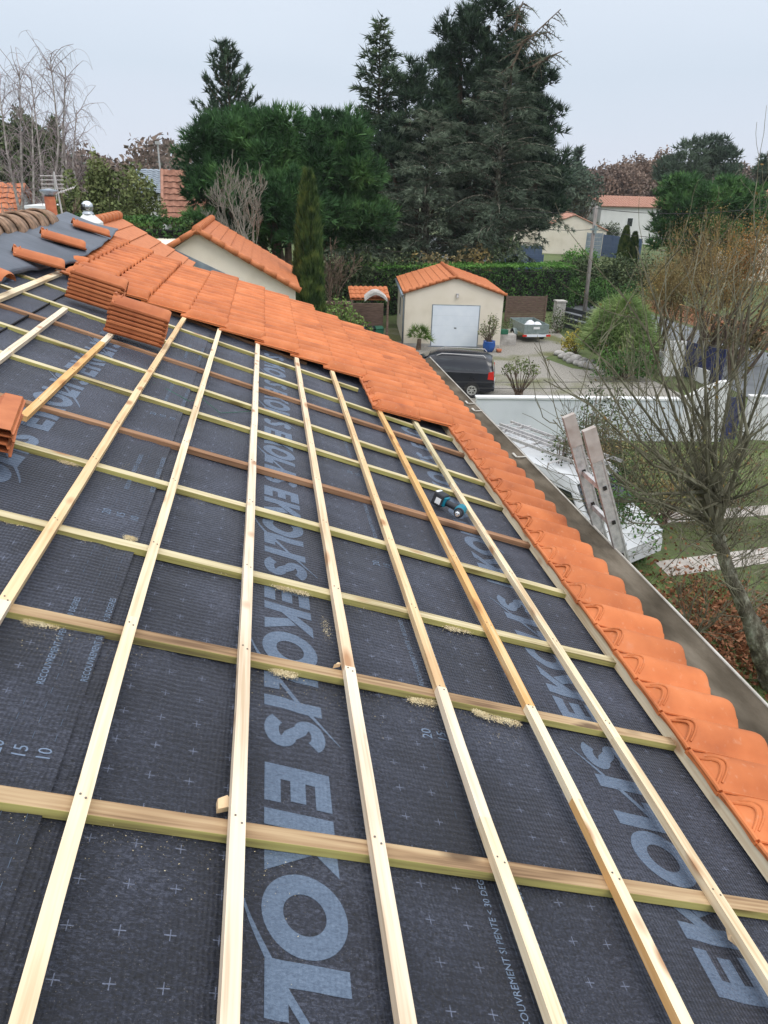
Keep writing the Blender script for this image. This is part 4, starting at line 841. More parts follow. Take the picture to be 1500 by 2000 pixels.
# ------------------------------------------------------------------ left background
def Bx(px, Yy): return (at(px, 400, Yy).x, Yy, 0)
g = np.random.default_rng(41)
def birch(px, top, Yy, seed, lab, trunks=1, level=5, r=.13, dirs=None):
    return bare_tree('birch_tree', Bx(px, Yy), at(px, top, Yy).z, lab, 'twig_mauve', seed, level=level, r=r, spread=.55, ratio=.70, bend=(0, 0, -.15), kids=(3, 3), trunks=trunks, first=.36, minr=.011, n=3, dirs=dirs)
def weeping(px, tops, Yy, seed, lab):
    g = np.random.default_rng(seed); segs = []; b0 = np.array(Bx(px, Yy), float)
    for (tx, ty) in tops:
        e_ = np.array(at(tx, ty, Yy)); mid = (b0 + e_) / 2 + g.normal(size=3) * [.5, .5, .3]; m2 = (mid + e_) / 2 + g.normal(size=3) * .25; P = [b0, (b0 + mid) / 2, mid, m2, e_]; segs += segs_from(P, .12, .022)
        for k in range(30):
            u = g.uniform(.4, 1) * 4; j = min(int(u), 3); o = P[j] + (P[j + 1] - P[j]) * (u - j); a = g.uniform(0, 6.28); q = arc_pts(o, (math.cos(a) * .7, math.sin(a) * .7, 1.1), g.uniform(.8, 1.9), (0, 0, -.5), 5, g, .3); segs += segs_from(q, .020, .009)
            for m_ in range(6):
                w_ = q[g.integers(1, 6)]; a = g.uniform(0, 6.28); z = arc_pts(w_, (math.cos(a) * .8, math.sin(a) * .8, .25), g.uniform(.5, 1.3), (0, 0, -2.2), 5, g, .25); segs += segs_from(z, .007, .005)
    t = empty('birch_tree', b0, lab, 'tree', None); t['kind'] = 'thing'; add_obj('trunk', tubes3([s for s in segs if s[2] > .0205], 5), 'bark_birch', t); add_obj('branches', tubes3([s for s in segs if s[2] <= .0205], 3), 'twig_mauve', t)
weeping(100, [(98, 112), (128, 130), (60, 150)], 42, 51, 'weeping bare birch with the highest top, third from the left edge')
weeping(40, [(38, 140), (-5, 150), (62, 210)], 40, 52, 'weeping bare birch nearest the left edge')
weeping(140, [(150, 215), (120, 240)], 44, 53, 'low bare birch whose curved bough hangs right over the bushes')
leafy('evergreen_tree', Bx(10, 60), [((0, 0, at(20, 330, 60).z), 3.0, 2.5, 3.2), ((2.0, 0, at(20, 290, 60).z), 2.2, 2, 2.4), ((-1.2, 0, at(20, 262, 60).z), 1.6, 1.6, 1.8)], 'dark rounded evergreen behind the birches at the left edge', 'fol_bush', 61, 'tree', .16, 90, 5, r=.12)
conifer('cypress_tree', Bx(126, 50), at(121, 245, 50).z, .55, 'thin dark cypress among the birches at left', 'fol_cypress', 'bark_brown', 62, n_br=150, droop=-.5, rise=1.6, shape=.45, z0=.05, ln=.5, wd=.12, per=5, step=.25, fan=.2)
leafy('bamboo_clump', Bx(205, 34), [((0, 0, 4.9), 2.3, 1.6, 2.6), ((-1.2, 0, 5.6), 1.3, 1.2, 2.2), ((1.2, 0, 6.2), 1.2, 1.2, 2.2), ((1.9, 0, 3.6), 1.2, 1.2, 2.4), ((-.1, 0, 7.4), .6, .6, 1.3)], 'tall feathery olive green bush behind the roof vent', 'fol_olive', 63, 'shrub', .085, 210, 14, r=.04, bark='bark_pale')
bare_tree('bare_tree', Bx(250, 36), 8.2, 'thin bare tree with pale crooked limbs in front of the olive bush', 'bark_pale', 64, level=4, r=.09, spread=.6, kids=(3, 3), first=.36, minr=.012)
bare_tree('bare_tree', Bx(30, 30), 9.0, 'bare pale tree behind the mossy ridge at the left edge', 'bark_pale', 65, level=5, r=.12, spread=.6, kids=(3, 3), first=.33, minr=.010, trunks=2)
bare_tree('bare_tree', Bx(75, 33), 8.6, 'tangled bare tree behind the mossy ridge, second from the left edge', 'bark_brown', 66, level=5, r=.10, spread=.7, kids=(3, 3), first=.33, minr=.012, trunks=2)
bare_tree('bare_tree', Bx(150, 35), 8.4, 'tangled bare tree behind the chimney', 'bark_brown', 67, level=5, r=.10, spread=.7, kids=(3, 3), first=.33, minr=.012, trunks=2)
leafy('shrub', Bx(240, 31), [((0, 0, 2.9), 1.7, 1.3, 2.0), ((1.0, 0, 2.4), 1.4, 1.2, 1.7)], 'dense green shrub between the olive bush and the neighbouring roof', 'fol_bush', 68, size=.09, dens=40)
# hedge left, beyond the neighbour roof
def hedge(name, P0, P1, depth, h, lab, seed, top_mat=True, size=.055, dens=150, z0=0.0):
    """clipped hedge between ground points P0, P1: leafy faces, bright clipped top"""
    g = np.random.default_rng(seed); F, Ln = frame(Vector((P0[0], P0[1], z0)), Vector((P1[0], P1[1], z0)))
    t = empty(name, (P0[0], P0[1], z0), lab, 'hedge', None, W=F); t['kind'] = 'thing'; b_ = MB(); b_.box(.3, Ln - .3, .3, depth - .3, 0, h - .35); add_obj('dark_core', b_, 'dark_hole', t, F)  # solid near-black box stands in for the shade inside the hedge
    def bump(a, b): return .07 * np.sin(a * 1.3) * np.sin(b * 2.1 + a * .4) + .04 * np.sin(a * 4.7 + b * 3)
    def face(n, f): return f(g.random(n), g.random(n))
    A = []
    n = int(Ln * h * dens); a, b = g.random(n) * Ln, g.random(n) * h; A.append(np.stack([a, bump(a, b) + g.normal(size=n) * .04, b], 1)); A.append(np.stack([a, depth + bump(a, b) + g.normal(size=n) * .04, b], 1)[::3])
    n = int(depth * h * dens); a, b = g.random(n) * depth, g.random(n) * h; A.append(np.stack([bump(a, b) + g.normal(size=n) * .04, a, b], 1)); A.append(np.stack([Ln + bump(a, b) + g.normal(size=n) * .04, a, b], 1))
    add_obj('side_foliage', leaves(np.concatenate(A), g, size, 1, .02), 'fol_hedge', t, F)
    n = int(Ln * depth * dens * .8); a, b = g.random(n) * Ln, g.random(n) * depth; P = np.stack([a, b, h + .6 * bump(a, b) + np.abs(g.normal(size=n)) * .04], 1)
    add_obj('clipped_top', leaves(P, g, .07, 2, .04), 'fol_hedge_top' if top_mat else 'fol_hedge', t, F)
hedge('hedge', gp(600, 620).xy.to_tuple() if False else (2.6, 47.2), (21.0, 50.4), 2.3, 2.95, 'long clipped green hedge running behind the garage with a bright trimmed top', 71, size=.085, dens=150)
hedge('hedge', (-9.5, 31), (-3.0, 31.0), 1.4, at(330, 432, 31).z, 'dark hedge beyond the neighbouring roof at left', 72, top_mat=False, size=.08, dens=190)
# bare fan shaped tree in front of the round pine
bare_tree('bare_tree', (at(497, 400, 34).x, 34, 0), 8.9, 'pale leafless fan shaped tree right behind the gable roof', 'bark_pale', 73, level=5, r=.06, spread=.62, ratio=.68, bend=(0, 0, .30), kids=(3, 3), trunks=4, first=.185, minr=.008, n=3, splay=.75, trunk_h=4.4)
bare_tree('bare_tree', (at(420, 400, 36).x, 36, 0), 6.6, 'small leafless tree left of the fan shaped one', 'bark_pale', 74, level=4, r=.05, spread=.65, kids=(3, 4), trunks=3, first=.24, minr=.010, trunk_h=2.5)
bare_tree('bare_tree', (at(655, 400, 40).x, 40, 0), 6.2, 'leafless brownish bush to the right of the cypress column', 'bark_brown', 75, level=4, r=.05, spread=.6, kids=(3, 4), trunks=3, first=.26, minr=.011, trunk_h=1.0)
bare_tree('bare_tree', (at(545, 400, 38).x, 38, 0), 6.0, 'leafless brownish bush between the gable roof and the cypress', 'bark_brown', 76, level=4, r=.05, spread=.6, kids=(3, 4), trunks=3, first=.24, minr=.011, trunk_h=1.0)
# cypress column
def column_cypress(base, H, r, lab, seed):
    g = np.random.default_rng(seed); n = 15000; z = g.random(n) ** .9; a = g.uniform(0, 6.283, n); prof_ = r * (np.minimum(1, (z + .10) * 2.2) ** .5) * (1 - z ** 3.2) ** .75 + .03
    rr = prof_ * (1 + .10 * np.sin(a * 5 + z * 9) + .06 * np.sin(a * 11 - z * 23)) * np.where(g.random(n) < .25, g.uniform(.6, 1, n), 1); P = np.stack([rr * np.cos(a), rr * np.sin(a), z * H], 1) + np.array(base)
    D = np.stack([np.cos(a) * .22, np.sin(a) * .22, np.ones(n)], 1); T = blades(P, D, .34, .07, g, 2, .16)
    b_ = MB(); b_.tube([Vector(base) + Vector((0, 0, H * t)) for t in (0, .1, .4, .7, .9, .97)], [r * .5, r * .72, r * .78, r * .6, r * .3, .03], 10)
    t = tree_thing('cypress_tree', base, lab, 'tree', T, 'fol_cypress', [((base[0], base[1], 0), (base[0], base[1], H * .8), .12, .04)], 'bark_brown'); add_obj('dark_core', b_, 'dark_hole', t); return t  # near-black tapered core imitates the shaded inside of the column
b = at(603, 500, 30); column_cypress((b.x, 30, 0), at(603, 345, 30).z, .50, 'narrow columnar cypress at the right end of the gable roof', 81)
# far wood along the horizon
def wood_mass(lab, x0, x1, Y0, h0, h1, mat, seed, n=5000, size=1.3):
    g = np.random.default_rng(seed); x = g.uniform(x0, x1, n); y = Y0 + g.uniform(0, 22, n); k = (x - x0) / (x1 - x0)
    top = h0 + (h1 - h0) * k + 1.5 * np.sin(x * .21 + seed) + 1.1 * np.sin(x * .53) + .7 * np.sin(x * 1.3); z = top * np.sqrt(g.random(n)); P = np.stack([x, y, z], 1)
    T = leaves(P, g, size, 1, .5); return tag(add_obj('distant_wood', T, mat), lab, None, None, 'stuff')
wood_mass('bluish wooded horizon behind everything', -260, 420, 300, 11, 13, 'fol_far', 91, 26000, 1.1)
wood_mass('brown bare wood on the horizon behind the white house', 62, 175, 215, 12, 15, 'fol_far_brown', 92, 22000, .7)
wood_mass('brown bare wood on the left horizon', -95, -14, 150, 10, 12, 'fol_far_brown', 93, 16000, .55)
# ================================================================== BUILDINGS
def tiled_slope(O, U_, D_, Lu, Ld, pitch=.235, gauge=.375, amp=.030, step=.028, samples=6, skirt=.05):
    """tiled roof slope: O upper corner, U_ along the courses, D_ down the slope"""
    O = Vector(O); U_ = Vector(U_).normalized(); D_ = Vector(D_).normalized(); N_ = U_.cross(D_); N_ = N_ if N_.z > 0 else -N_
    mb = MB(); nw = max(1, int(round(Lu / pitch))); nc = max(1, int(math.ceil(Ld / gauge - .01))); nu = nw * samples
    for c in range(nc):
        a, b = c * gauge, min(Ld, (c + 1) * gauge) + .0; rr = [0, step * .05, step]; vs = []
        jit = R_.uniform(-.004, .004)
        for (d, h) in ((a - .02, 0), (b, step), (b + .004, step - .018)):
            for i in range(nu + 1):
                u = i / samples; f = u - math.floor(u); w_ = amp * (math.sin(math.pi * max(0, (f - .2) / .8)) ** .7 if f > .2 else 0); vs.append(O + U_ * (Lu * i / nu) + D_ * d + N_ * (h + w_ + jit))
        n1 = nu + 1; mb._a(vs, [(r * n1 + i, r * n1 + i + 1, (r + 1) * n1 + i + 1, (r + 1) * n1 + i) for r in range(2) for i in range(nu)])
    c4 = [O, O + U_ * Lu, O + U_ * Lu + D_ * Ld, O + D_ * Ld]; mb._a([p - N_ * .02 for p in c4] + [p - N_ * (.02 + skirt) for p in c4], [(0, 1, 5, 4), (1, 2, 6, 5), (2, 3, 7, 6), (3, 0, 4, 7), (4, 5, 6, 7)])
    return mb
def gable_house(name, F, Wd, Dp, He, slope, label, cat, wall, roof, over=.12, ridge=True, verge=True, parts=None, detail=(.235, .375, 6), z_walls=None, group=None):
    """F: frame at the front left base corner, x along the gable front, y back, z up; ridge runs back"""
    t = empty(name, None, label, cat, group, W=F); t['kind'] = 'thing'; rise = Wd / 2 * math.tan(slope); ha = He + rise
    mb = MB(); pr = [(0, 0, 0), (Wd, 0, 0), (Wd, 0, He), (Wd / 2, 0, ha), (0, 0, He)]; mb.prism(pr, (0, Dp, 0)); add_obj('wall', mb, wall, t, F)
    sl = (Wd / 2 + over) / math.cos(slope)
    for sg in (-1, 1):
        D_ = Vector((sg * math.cos(slope), 0, -math.sin(slope))); mb = tiled_slope((Wd / 2, -over, ha + .05), (0, 1, 0), D_, Dp + 2 * over, sl, detail[0], detail[1], samples=detail[2])
        r = add_obj('roof', mb, roof, t, F, smooth=False)
        if verge:
            mb = MB(); n = int(sl / .375) + 1
            for k in range(n):
                a = D_ * (k * sl / n); b = D_ * ((k + 1) * sl / n + .02); A = Vector((Wd / 2, -over, ha + .065)); mb.tube([A + a, A + b], [.062, .078], 10)
            add_obj('verge_tiles', mb, roof, r, F, smooth=True)
    if ridge:
        mb = MB(); n = int(Dp / .4) + 1
        for k in range(n): y0 = -over - .02 + k * (Dp + 2 * over) / n; mb.tube([(Wd / 2, y0, ha + .05), (Wd / 2, y0 + (Dp + 2 * over) / n + .03, ha + .05)], [.125, .105], 12)
        add_obj('ridge_tiles', mb, roof, t, F, smooth=True)
    return t, ha
def FR(p, q): 
    F, Ln = frame(Vector((p[0], p[1], p[2] if len(p) > 2 else 0)), Vector((q[0], q[1], q[2] if len(q) > 2 else 0))); return F, Ln
# --- the garage
gl = gp(788, 676); gr_ = gp(975, 680); F, W_ = FR(gl, gr_)
t, ha = gable_house('garage', F, W_, 6.6, 2.72, rad(17.5), 'cream detached garage with white door and orange tiled gable roof across the yard', 'garage', 'render_cream', 'terracotta')
Fi = F.inverted()
mb = MB(); mb.box(1.40, 3.90, -.012, .0, .02, 2.17); mb.box(1.30, 4.0, -.05, -.002, .0, .05); fr = add_obj('door_frame', mb, 'zinc', t, F)
mb = MB(); mb.box(1.45, 3.85, -.030, -.013, .06, 2.13); dr = add_obj('garage_door', mb, 'white_metal', t, F)
mb = MB()
for k in range(1, 4): mb.box(1.46, 3.84, -.032, -.0305, .06 + k * .52, .066 + k * .52)
add_obj('panel_seam', mb, 'render_grey', dr, F)
mb = MB(); mb.box(2.60, 2.72, -.045, -.030, .98, 1.02); add_obj('door_handle', mb, 'rubber', dr, F)
mb = MB(); mb.box(-.006, W_ + .006, -.006, 0, .0, .16); add_obj('plinth', mb, 'stone_pale', t, F)
mb = MB(); mb.box(2.60, 2.74, -.09, 0, 2.66, 2.74); mb.tube([(2.67, -.06, 2.66), (2.67, -.10, 2.54)], [.045, .07], 10); add_obj('wall_lamp', mb, 'alu', t, F)
mb = MB(); mb.box(-.012, 0, .5, 1.35, .02, 2.1); add_obj('side_door', mb, 'white_metal', t, F)
mb = MB(); mb.box(-.03, -.01, 3.1, 4.0, 1.0, 2.1, 0); mb.box(-.035, -.031, 3.18, 3.92, 1.08, 2.02, 1); add_obj('side_window', mb, ['white_paint', 'car_glass'], t, F)
mb = MB(); mb.tube([(-.17, -.15, 2.62), (-.17, 6.7, 2.62)], .065, 10); mb.tube([(-.17, -.05, 2.58), (-.07, .02, 2.4), (-.07, .02, .05)], .04, 8); add_obj('gutter', mb, 'zinc', t, F, smooth=True)
# --- neighbouring house with the gable wing (far end of our roof)
YW = 26.0
A_ = at(385, 452, YW); Lw = at(333, 484, YW); Rw = at(580, 566, YW)
F, _ = FR((Lw.x - .35, YW, 0), (Rw.x + .02, YW, 0))
nb = empty('house', None, 'neighbouring house with cream gable wing and orange tiles, beyond our roof, left of the cypress', 'house', W=T_(Lw.x, YW, 0)); nb['kind'] = 'thing'
mb = MB(); mb.prism([(Lw.x - 6, YW, 0), (Rw.x - .05, YW, 0), (Rw.x - .05, YW, Rw.z - .03), (A_.x, YW, A_.z - .05), (Lw.x, YW, Lw.z - .08), (Lw.x - 6, YW, Lw.z - .08)], (0, 8, 0)); add_obj('wall', mb, 'render_cream', nb)
dR = Vector((Rw.x - A_.x, 0, Rw.z - A_.z)); dL = Vector((Lw.x - A_.x, 0, Lw.z - A_.z)); 
mb = tiled_slope((A_.x, YW - .15, A_.z + .05), (0, 1, 0), dR, 7.6, dR.length + .12, amp=.012, samples=4); add_obj('roof', mb, 'terracotta', nb)
mb = tiled_slope((A_.x, YW - .15, A_.z + .05), (0, 1, 0), dL, 7.6, dL.length + .12, amp=.012, samples=4); add_obj('roof', mb, 'terracotta', nb)
mb = MB()
for dd in (dR, dL):
    n = max(2, int(dd.length / .42)); d1 = dd.normalized()
    for k in range(n): a = A_ + Vector((0, -.17, .06)) + d1 * (dd.length + .1) * k / n; mb.tube([a, a + d1 * ((dd.length + .1) / n + .03)], [.085, .105], 10)
add_obj('verge_tiles', mb, 'terracotta', nb, smooth=True)
mb = MB()
for k in range(15): y0 = YW - .25 + .52 * k; mb.tube([(A_.x, y0, A_.z + .06), (A_.x, y0 + .55, A_.z + .06)], [.15, .13], 12)
add_obj('ridge_tiles', mb, 'terracotta', nb, smooth=True)
f0 = at(344, 489, YW - .04); f1 = at(545, 584, YW - .04); mb = MB(); mb.prism([(f0.x - .2, f0.y, f0.z + .10), (f1.x, f1.y, f1.z + .0), (f1.x, f1.y, f1.z - .22), (f0.x - .2, f0.y, f0.z - .12)], (0, .03, 0)); add_obj('flashing', mb, 'zinc', nb)
# its main roof, left of the wing
YM = 19.5
a0 = at(190, 437, YM - 2.5); a1 = at(231, 424, YM + 2.4); a2 = at(335, 487, YM + 2.4)
Dm = (a2 - a1); U_ = Vector((0, 1, 0)); mb = tiled_slope((a1.x, YM - 5.5, a1.z), U_, (Dm.x, 0, Dm.z), 8.0, math.hypot(Dm.x, Dm.z) + .7, gauge=.40, amp=.010, samples=4); add_obj('roof', mb, 'terracotta', nb)
mb = MB(); mb.prism([(a1.x - 3, YM - 5.4, a1.z - 1.3), (a1.x, YM - 5.4, a1.z - .1), (a2.x, YM - 5.4, a2.z - .15), (a2.x, YM - 5.4, 0), (a1.x - 3, YM - 5.4, 0)], (0, 7.8, 0)); add_obj('wall', mb, 'render_cream', nb)
mb = MB()
for k in range(17): y0 = YM - 5.5 + .47 * k; mb.tube([(a1.x, y0, a1.z + .04), (a1.x, y0 + .5, a1.z + .04)], [.13, .11], 12)
add_obj('ridge_tiles', mb, 'terracotta', nb, smooth=True)
# --- vent, chimney, aerial, behind the ridge
v = at(174, 432, 14.0)
t = empty('roof_vent', (v.x, v.y, v.z - .6), 'white masonry roof vent topped with a steel ball cowl, behind the black membrane', 'roof vent'); t['kind'] = 'thing'
mb = MB(); k = .19; mb.box(v.x - k, v.x + k, v.y - k, v.y + k, v.z - .6, v.z - .02); 
mb._a([(v.x - k, v.y - k, v.z - .02), (v.x + k, v.y - k, v.z - .02), (v.x + k, v.y + k, v.z - .02), (v.x - k, v.y + k, v.z - .02), (v.x - .07, v.y - .07, v.z + .11), (v.x + .07, v.y - .07, v.z + .11), (v.x + .07, v.y + .07, v.z + .11), (v.x - .07, v.y + .07, v.z + .11)], [(0, 1, 5, 4), (1, 2, 6, 5), (2, 3, 7, 6), (3, 0, 4, 7), (4, 5, 6, 7)]); add_obj('base', mb, 'render_white', t)
mb = MB(); mb.lathe([(.09, .10), (.095, .13), (.07, .15), (.085, .18), (.10, .22), (.09, .27), (.05, .31), (0, .32)], 20, (v.x, v.y, v.z)); o = add_obj('cowl', mb, 'chrome', t, smooth=True)
mb = MB()
for j in range(9): a = math.pi * (.75 + j / 12); mb.tube([(v.x + .088 * math.cos(a), v.y + .088 * math.sin(a), v.z + .17), (v.x + .104 * math.cos(a), v.y + .104 * math.sin(a), v.z + .22), (v.x + .088 * math.cos(a), v.y + .088 * math.sin(a), v.z + .27)], .007, 5)
add_obj('louvres', mb, 'dark_hole', o)
v = at(103, 428, 16); t = empty('chimney', (v.x, v.y, v.z - 1), 'rendered chimney with orange clay pot and flat grey cap, left of the ball cowl vent', 'chimney'); t['kind'] = 'thing'
mb = MB(); mb.box(v.x - .25, v.x + .28, v.y - .2, v.y + .2, v.z - 1.2, v.z - .04); mb.box(v.x - .30, v.x + .33, v.y - .24, v.y + .24, v.z - .04, v.z + .03); add_obj('stack', mb, 'render_grey', t)
mb = MB(); mb.lathe([(.10, .03), (.10, .40), (.085, .40)], 16, (v.x, v.y, v.z)); add_obj('pot', mb, 'terracotta_deep', t, smooth=True)
mb = MB(); mb.lathe([(.0, .46), (.06, .40), (.17, .49), (.17, .51), (0, .54)], 16, (v.x, v.y, v.z)); add_obj('cap', mb, 'zinc', t)
v = at(128, 430, 17); top = at(105, 335, 17); t = empty('tv_aerial', (v.x, v.y, v.z - .6), 'leaning television aerial with comb of rods, beside the chimney', 'aerial'); t['kind'] = 'thing'
mb = MB(); mb.tube([(v.x, v.y, v.z - .6), top], .018, 6); add_obj('mast', mb, 'alu', t)
mb = MB(); m1 = v + (top - v) * .96
for k in range(5): z = m1.z - .05 - k * .075; mb.tube([(m1.x - .28, v.y, z), (m1.x + .16, v.y, z + .01)], .007, 5)
mb.tube([(m1.x - .02, v.y, m1.z), (m1.x - .02, v.y, m1.z - .48)], .010, 5)
m2 = v + (top - v) * .48; a_ = at(112, 377, 17); b_ = at(145, 366, 17); mb.tube([a_, b_], .011, 5)
for k in range(8): c_ = a_ + (b_ - a_) * (k / 7); mb.tube([c_ + Vector((0, -.12, -.03)), c_ + Vector((0, .12, .03))], .005, 4)
add_obj('rods', mb, 'alu', t)
# --- houses further off, left
def small_house(name, px0, px1, pyE, Yy, He, slope, label, wall, roof, Dp=8, rot=0, win=None, ridge_x=True):
    p = at(px0, pyE, Yy); q = at(px1, pyE, Yy)
    F = T_(p.x, Yy, 0) @ Matrix.Rotation(rot, 4, 'Z'); Wd = (q.x - p.x)
    t = empty(name, None, label, 'house', W=F); t['kind'] = 'thing'; he = p.z if He is None else He
    mb = MB(); rise = Dp / 2 * math.tan(slope); mb.prism([(0, 0, 0), (0, Dp, 0), (0, Dp, he), (0, Dp / 2, he + rise), (0, 0, he)], (Wd, 0, 0)); add_obj('wall', mb, wall, t, F)
    for sg in (-1, 1):
        mb = tiled_slope((-.3, Dp / 2, he + rise + .06), (1, 0, 0), (0, sg * math.cos(slope), -math.sin(slope)), Wd + .6, (Dp / 2 + .4) / math.cos(slope), pitch=.5, gauge=.45, amp=.05, step=.05, samples=4); add_obj('roof', mb, roof, t, F)
    for (x, z, w_, h_) in (win or []):
        mb = MB(); mb.box(x, x + w_, -.05, -.01, z, z + h_, 0); mb.box(x + .06, x + w_ - .06, -.056, -.052, z + .06, z + h_ - .06, 1); add_obj('window', mb, ['white_paint', 'car_glass'], t, F)
    return t
def leaning_roof_house(pts, Yy, lab):  # steep brown tiled slope facing us
    P = [at(x, y, Yy) for x, y in pts]; t = empty('house', (P[3].x, Yy, 0), lab, 'house'); t['kind'] = 'thing'
    U_ = P[1] - P[0]; D_ = P[3] - P[0]; D_ = Vector((0, -D_.length * .6, D_.z)); mb = tiled_slope(P[0], (1, 0, 0), D_, (P[1] - P[0]).length + 1.6, abs(P[3].z - P[0].z) * 1.28, pitch=.55, gauge=.48, amp=.08, step=.08, samples=4); add_obj('roof', mb, 'tile_brown', t)
    Dn = D_.normalized() * abs(P[3].z - P[0].z) * 1.28; mb = MB(); x0 = P[0].x + .25; x1 = P[0].x + (P[1] - P[0]).length + 1.3; mb.prism([(x0, P[0].y + Dn.y + .5, 0), (x0, P[0].y + 6, 0), (x0, P[0].y + 6, P[0].z - 3), (x0, P[0].y, P[0].z - .25), (x0, P[0].y + Dn.y + .5, P[0].z + Dn.z + .1)], (x1 - x0, 0, 0)); add_obj('wall', mb, 'render_white', t)
    mb = MB(); mb.tube([P[0] + Vector((.02, 0, .03)), P[0] + Dn + Vector((.02, 0, .03))], .14, 6); add_obj('verge_tiles', mb, 'terracotta_pale', t)
leaning_roof_house([(316, 332), (372, 332), (372, 425), (303, 425)], 62, 'distant house with steep brown tiled roof left of the round pine')
small_house('house', 262, 318, 374, 75, None, rad(22), 'distant white house with dark slate roof, left of the steep brown roof', 'render_white', 'zinc', Dp=9)
small_house('house', -60, 18, 425, 40, None, rad(30), 'pale blue rendered house with orange roof at the far left edge', 'render_grey', 'terracotta_far', Dp=5)
p = at(30, 424, 36); q = at(92, 408, 36); t = empty('outbuilding', (p.x, 36, 0), 'low white flat topped building behind the mossy ridge', 'building'); mb = MB(); mb.prism([(p.x, 36, 0), (q.x, 36, 0), (q.x, 36, q.z), (p.x + .5, 36, q.z - .05), (p.x, 36, p.z)], (0, 2.5, 0)); add_obj('wall', mb, 'render_white', t); mb = MB(); mb.box(p.x + .45, q.x + .1, 35.9, 38.6, q.z, q.z + .12); add_obj('parapet', mb, 'white_paint', t)
# white parked car by the steep roofed house
def car(name, F, Ln, Wd, H_, label, paint, hood=.26, mpv=False, rails=False, group=None):
    """F frame: x forward, origin at ground centre"""
    t = empty(name, None, label, 'car', group, W=F); t['kind'] = 'thing'; L2 = Ln / 2
    # stations: x, z_bottom, z_belt, z_roof, half width at belt, half width at roof
    if mpv: S = [(-L2, .42, .85, .86, .78, .70), (-L2 + .05, .30, 1.02, 1.06, .88, .74), (-L2 + .16, .26, 1.05, 1.55, .91, .70), (-L2 + .40, .25, 1.05, 1.70, .92, .69), (-L2 + 1.6, .25, 1.03, 1.76, .93, .70), (L2 - 2.1, .25, 1.02, 1.73, .93, .69), (L2 - 1.75, .25, 1.02, 1.60, .93, .69), (L2 - .95, .25, 1.02, 1.08, .92, .78), (L2 - .45, .25, .92, .95, .90, .76), (L2 - .08, .30, .74, .78, .82, .70), (L2, .38, .60, .62, .72, .62)]
    else: S = [(-L2, .42, .78, .80, .70, .62), (-L2 + .06, .30, .92, .98, .82, .66), (-L2 + .35, .25, .95, 1.22, .84, .62), (-L2 + .75, .24, .95, 1.42, .85, .58), (-L2 + 1.7, .24, .93, 1.47, .86, .58), (L2 - 1.75, .24, .92, 1.40, .86, .58), (L2 - 1.1, .24, .92, 1.0, .85, .66), (L2 - .4, .25, .80, .86, .82, .66), (L2 - .05, .32, .62, .68, .74, .6), (L2, .40, .55, .58, .66, .56)]
    S = [(x, a, b, c * H_ / (1.76 if mpv else 1.47) if c > 1.1 else c, d * Wd / 1.86, e_ * Wd / 1.86) for x, a, b, c, d, e_ in S]
    def ring(s):
        x, zb, zm, zr, wm, wr = s; h = [(wm * .92, zb), (wm, zb + .10), (wm * 1.0, (zb + zm) / 2), (wm * .985, zm - .03), (wm * .955, zm), ((wm + wr) / 2 * .985, (zm + zr) / 2), (wr, zr - .10 * min(1, (zr - zm) / .5)), (wr * .90, zr - .02), (wr * .5, zr + .012), (0, zr + .02)]
        return [(x, y, z) for y, z in h] + [(x, -y, z) for y, z in h[::-1][1:]]
    mb = MB(); R = [ring(s) for s in S]; n = len(R[0]); V = [p for r in R for p in r]
    Fq = [(i * n + j, (i + 1) * n + j, (i + 1) * n + j + 1, i * n + j + 1) for i in range(len(R) - 1) for j in range(n - 1)] + [(i * n, i * n + n - 1, (i + 1) * n + n - 1, (i + 1) * n) for i in range(len(R) - 1)]
    mb._a(V, Fq + [tuple(range(n))[::-1], tuple((len(R) - 1) * n + j for j in range(n))]); body = add_obj('body', mb, paint, t, F, smooth=True)
    mo = body.modifiers.new('edge', 'EDGE_SPLIT'); mo.split_angle = rad(38)
    # side windows follow the greenhouse
    def side_pt(x, f, sg):
        for s0, s1 in zip(S, S[1:]):
            if s0[0] <= x <= s1[0]:
                k = (x - s0[0]) / (s1[0] - s0[0]); zm = s0[2] + (s1[2] - s0[2]) * k; zr = s0[3] + (s1[3] - s0[3]) * k; wm = (s0[4] + (s1[4] - s0[4]) * k) * .955; wr = s0[5] + (s1[5] - s0[5]) * k; zt = zr - .10 * min(1, (zr - zm) / .5); z = zm + .03 + (zt - .0 - zm - .03) * f
                g_ = (z - zm) / max(.01, (zt - zm)); mid = (wm / .955 + wr) / 2 * .985; y = wm + (mid - wm) * g_ * 2 if g_ < .5 else mid + (wr - mid) * (g_ - .5) * 2; return (x, sg * (y + .008), z)
    segs_ = [(-L2 + (.32 if mpv else .55), -L2 + 1.15), (-L2 + 1.22, -L2 + 2.25), (-L2 + 2.32, L2 - (1.62 if mpv else 1.6))]
    for sg in (-1, 1):
        for (x0, x1) in segs_:
            if x1 - x0 < .2: continue
            mb = MB(); N = 6; M_ = 4; V = [side_pt(x0 + (x1 - x0) * i / N, .06 + .84 * j / M_, sg) for j in range(M_ + 1) for i in range(N + 1)]; mb._a(V, [(j * (N + 1) + i, j * (N + 1) + i + 1, (j + 1) * (N + 1) + i + 1, (j + 1) * (N + 1) + i) for j in range(M_) for i in range(N)]); add_obj('window', mb, 'car_glass', t, F, smooth=True)
    def cross(i0, i1, f0, f1, nm):
        s0, s1 = S[i0], S[i1]; mb = MB(); p = []
        for s, f in ((s0, f0), (s1, f1)): p.append([(s[0], -s[5] * f, s[3] + .026), (s[0], s[5] * f, s[3] + .026)])
        mb._a([p[0][0], p[0][1], p[1][1], p[1][0]], [(0, 1, 2, 3)]); add_obj(nm, mb, 'car_glass', t, F)
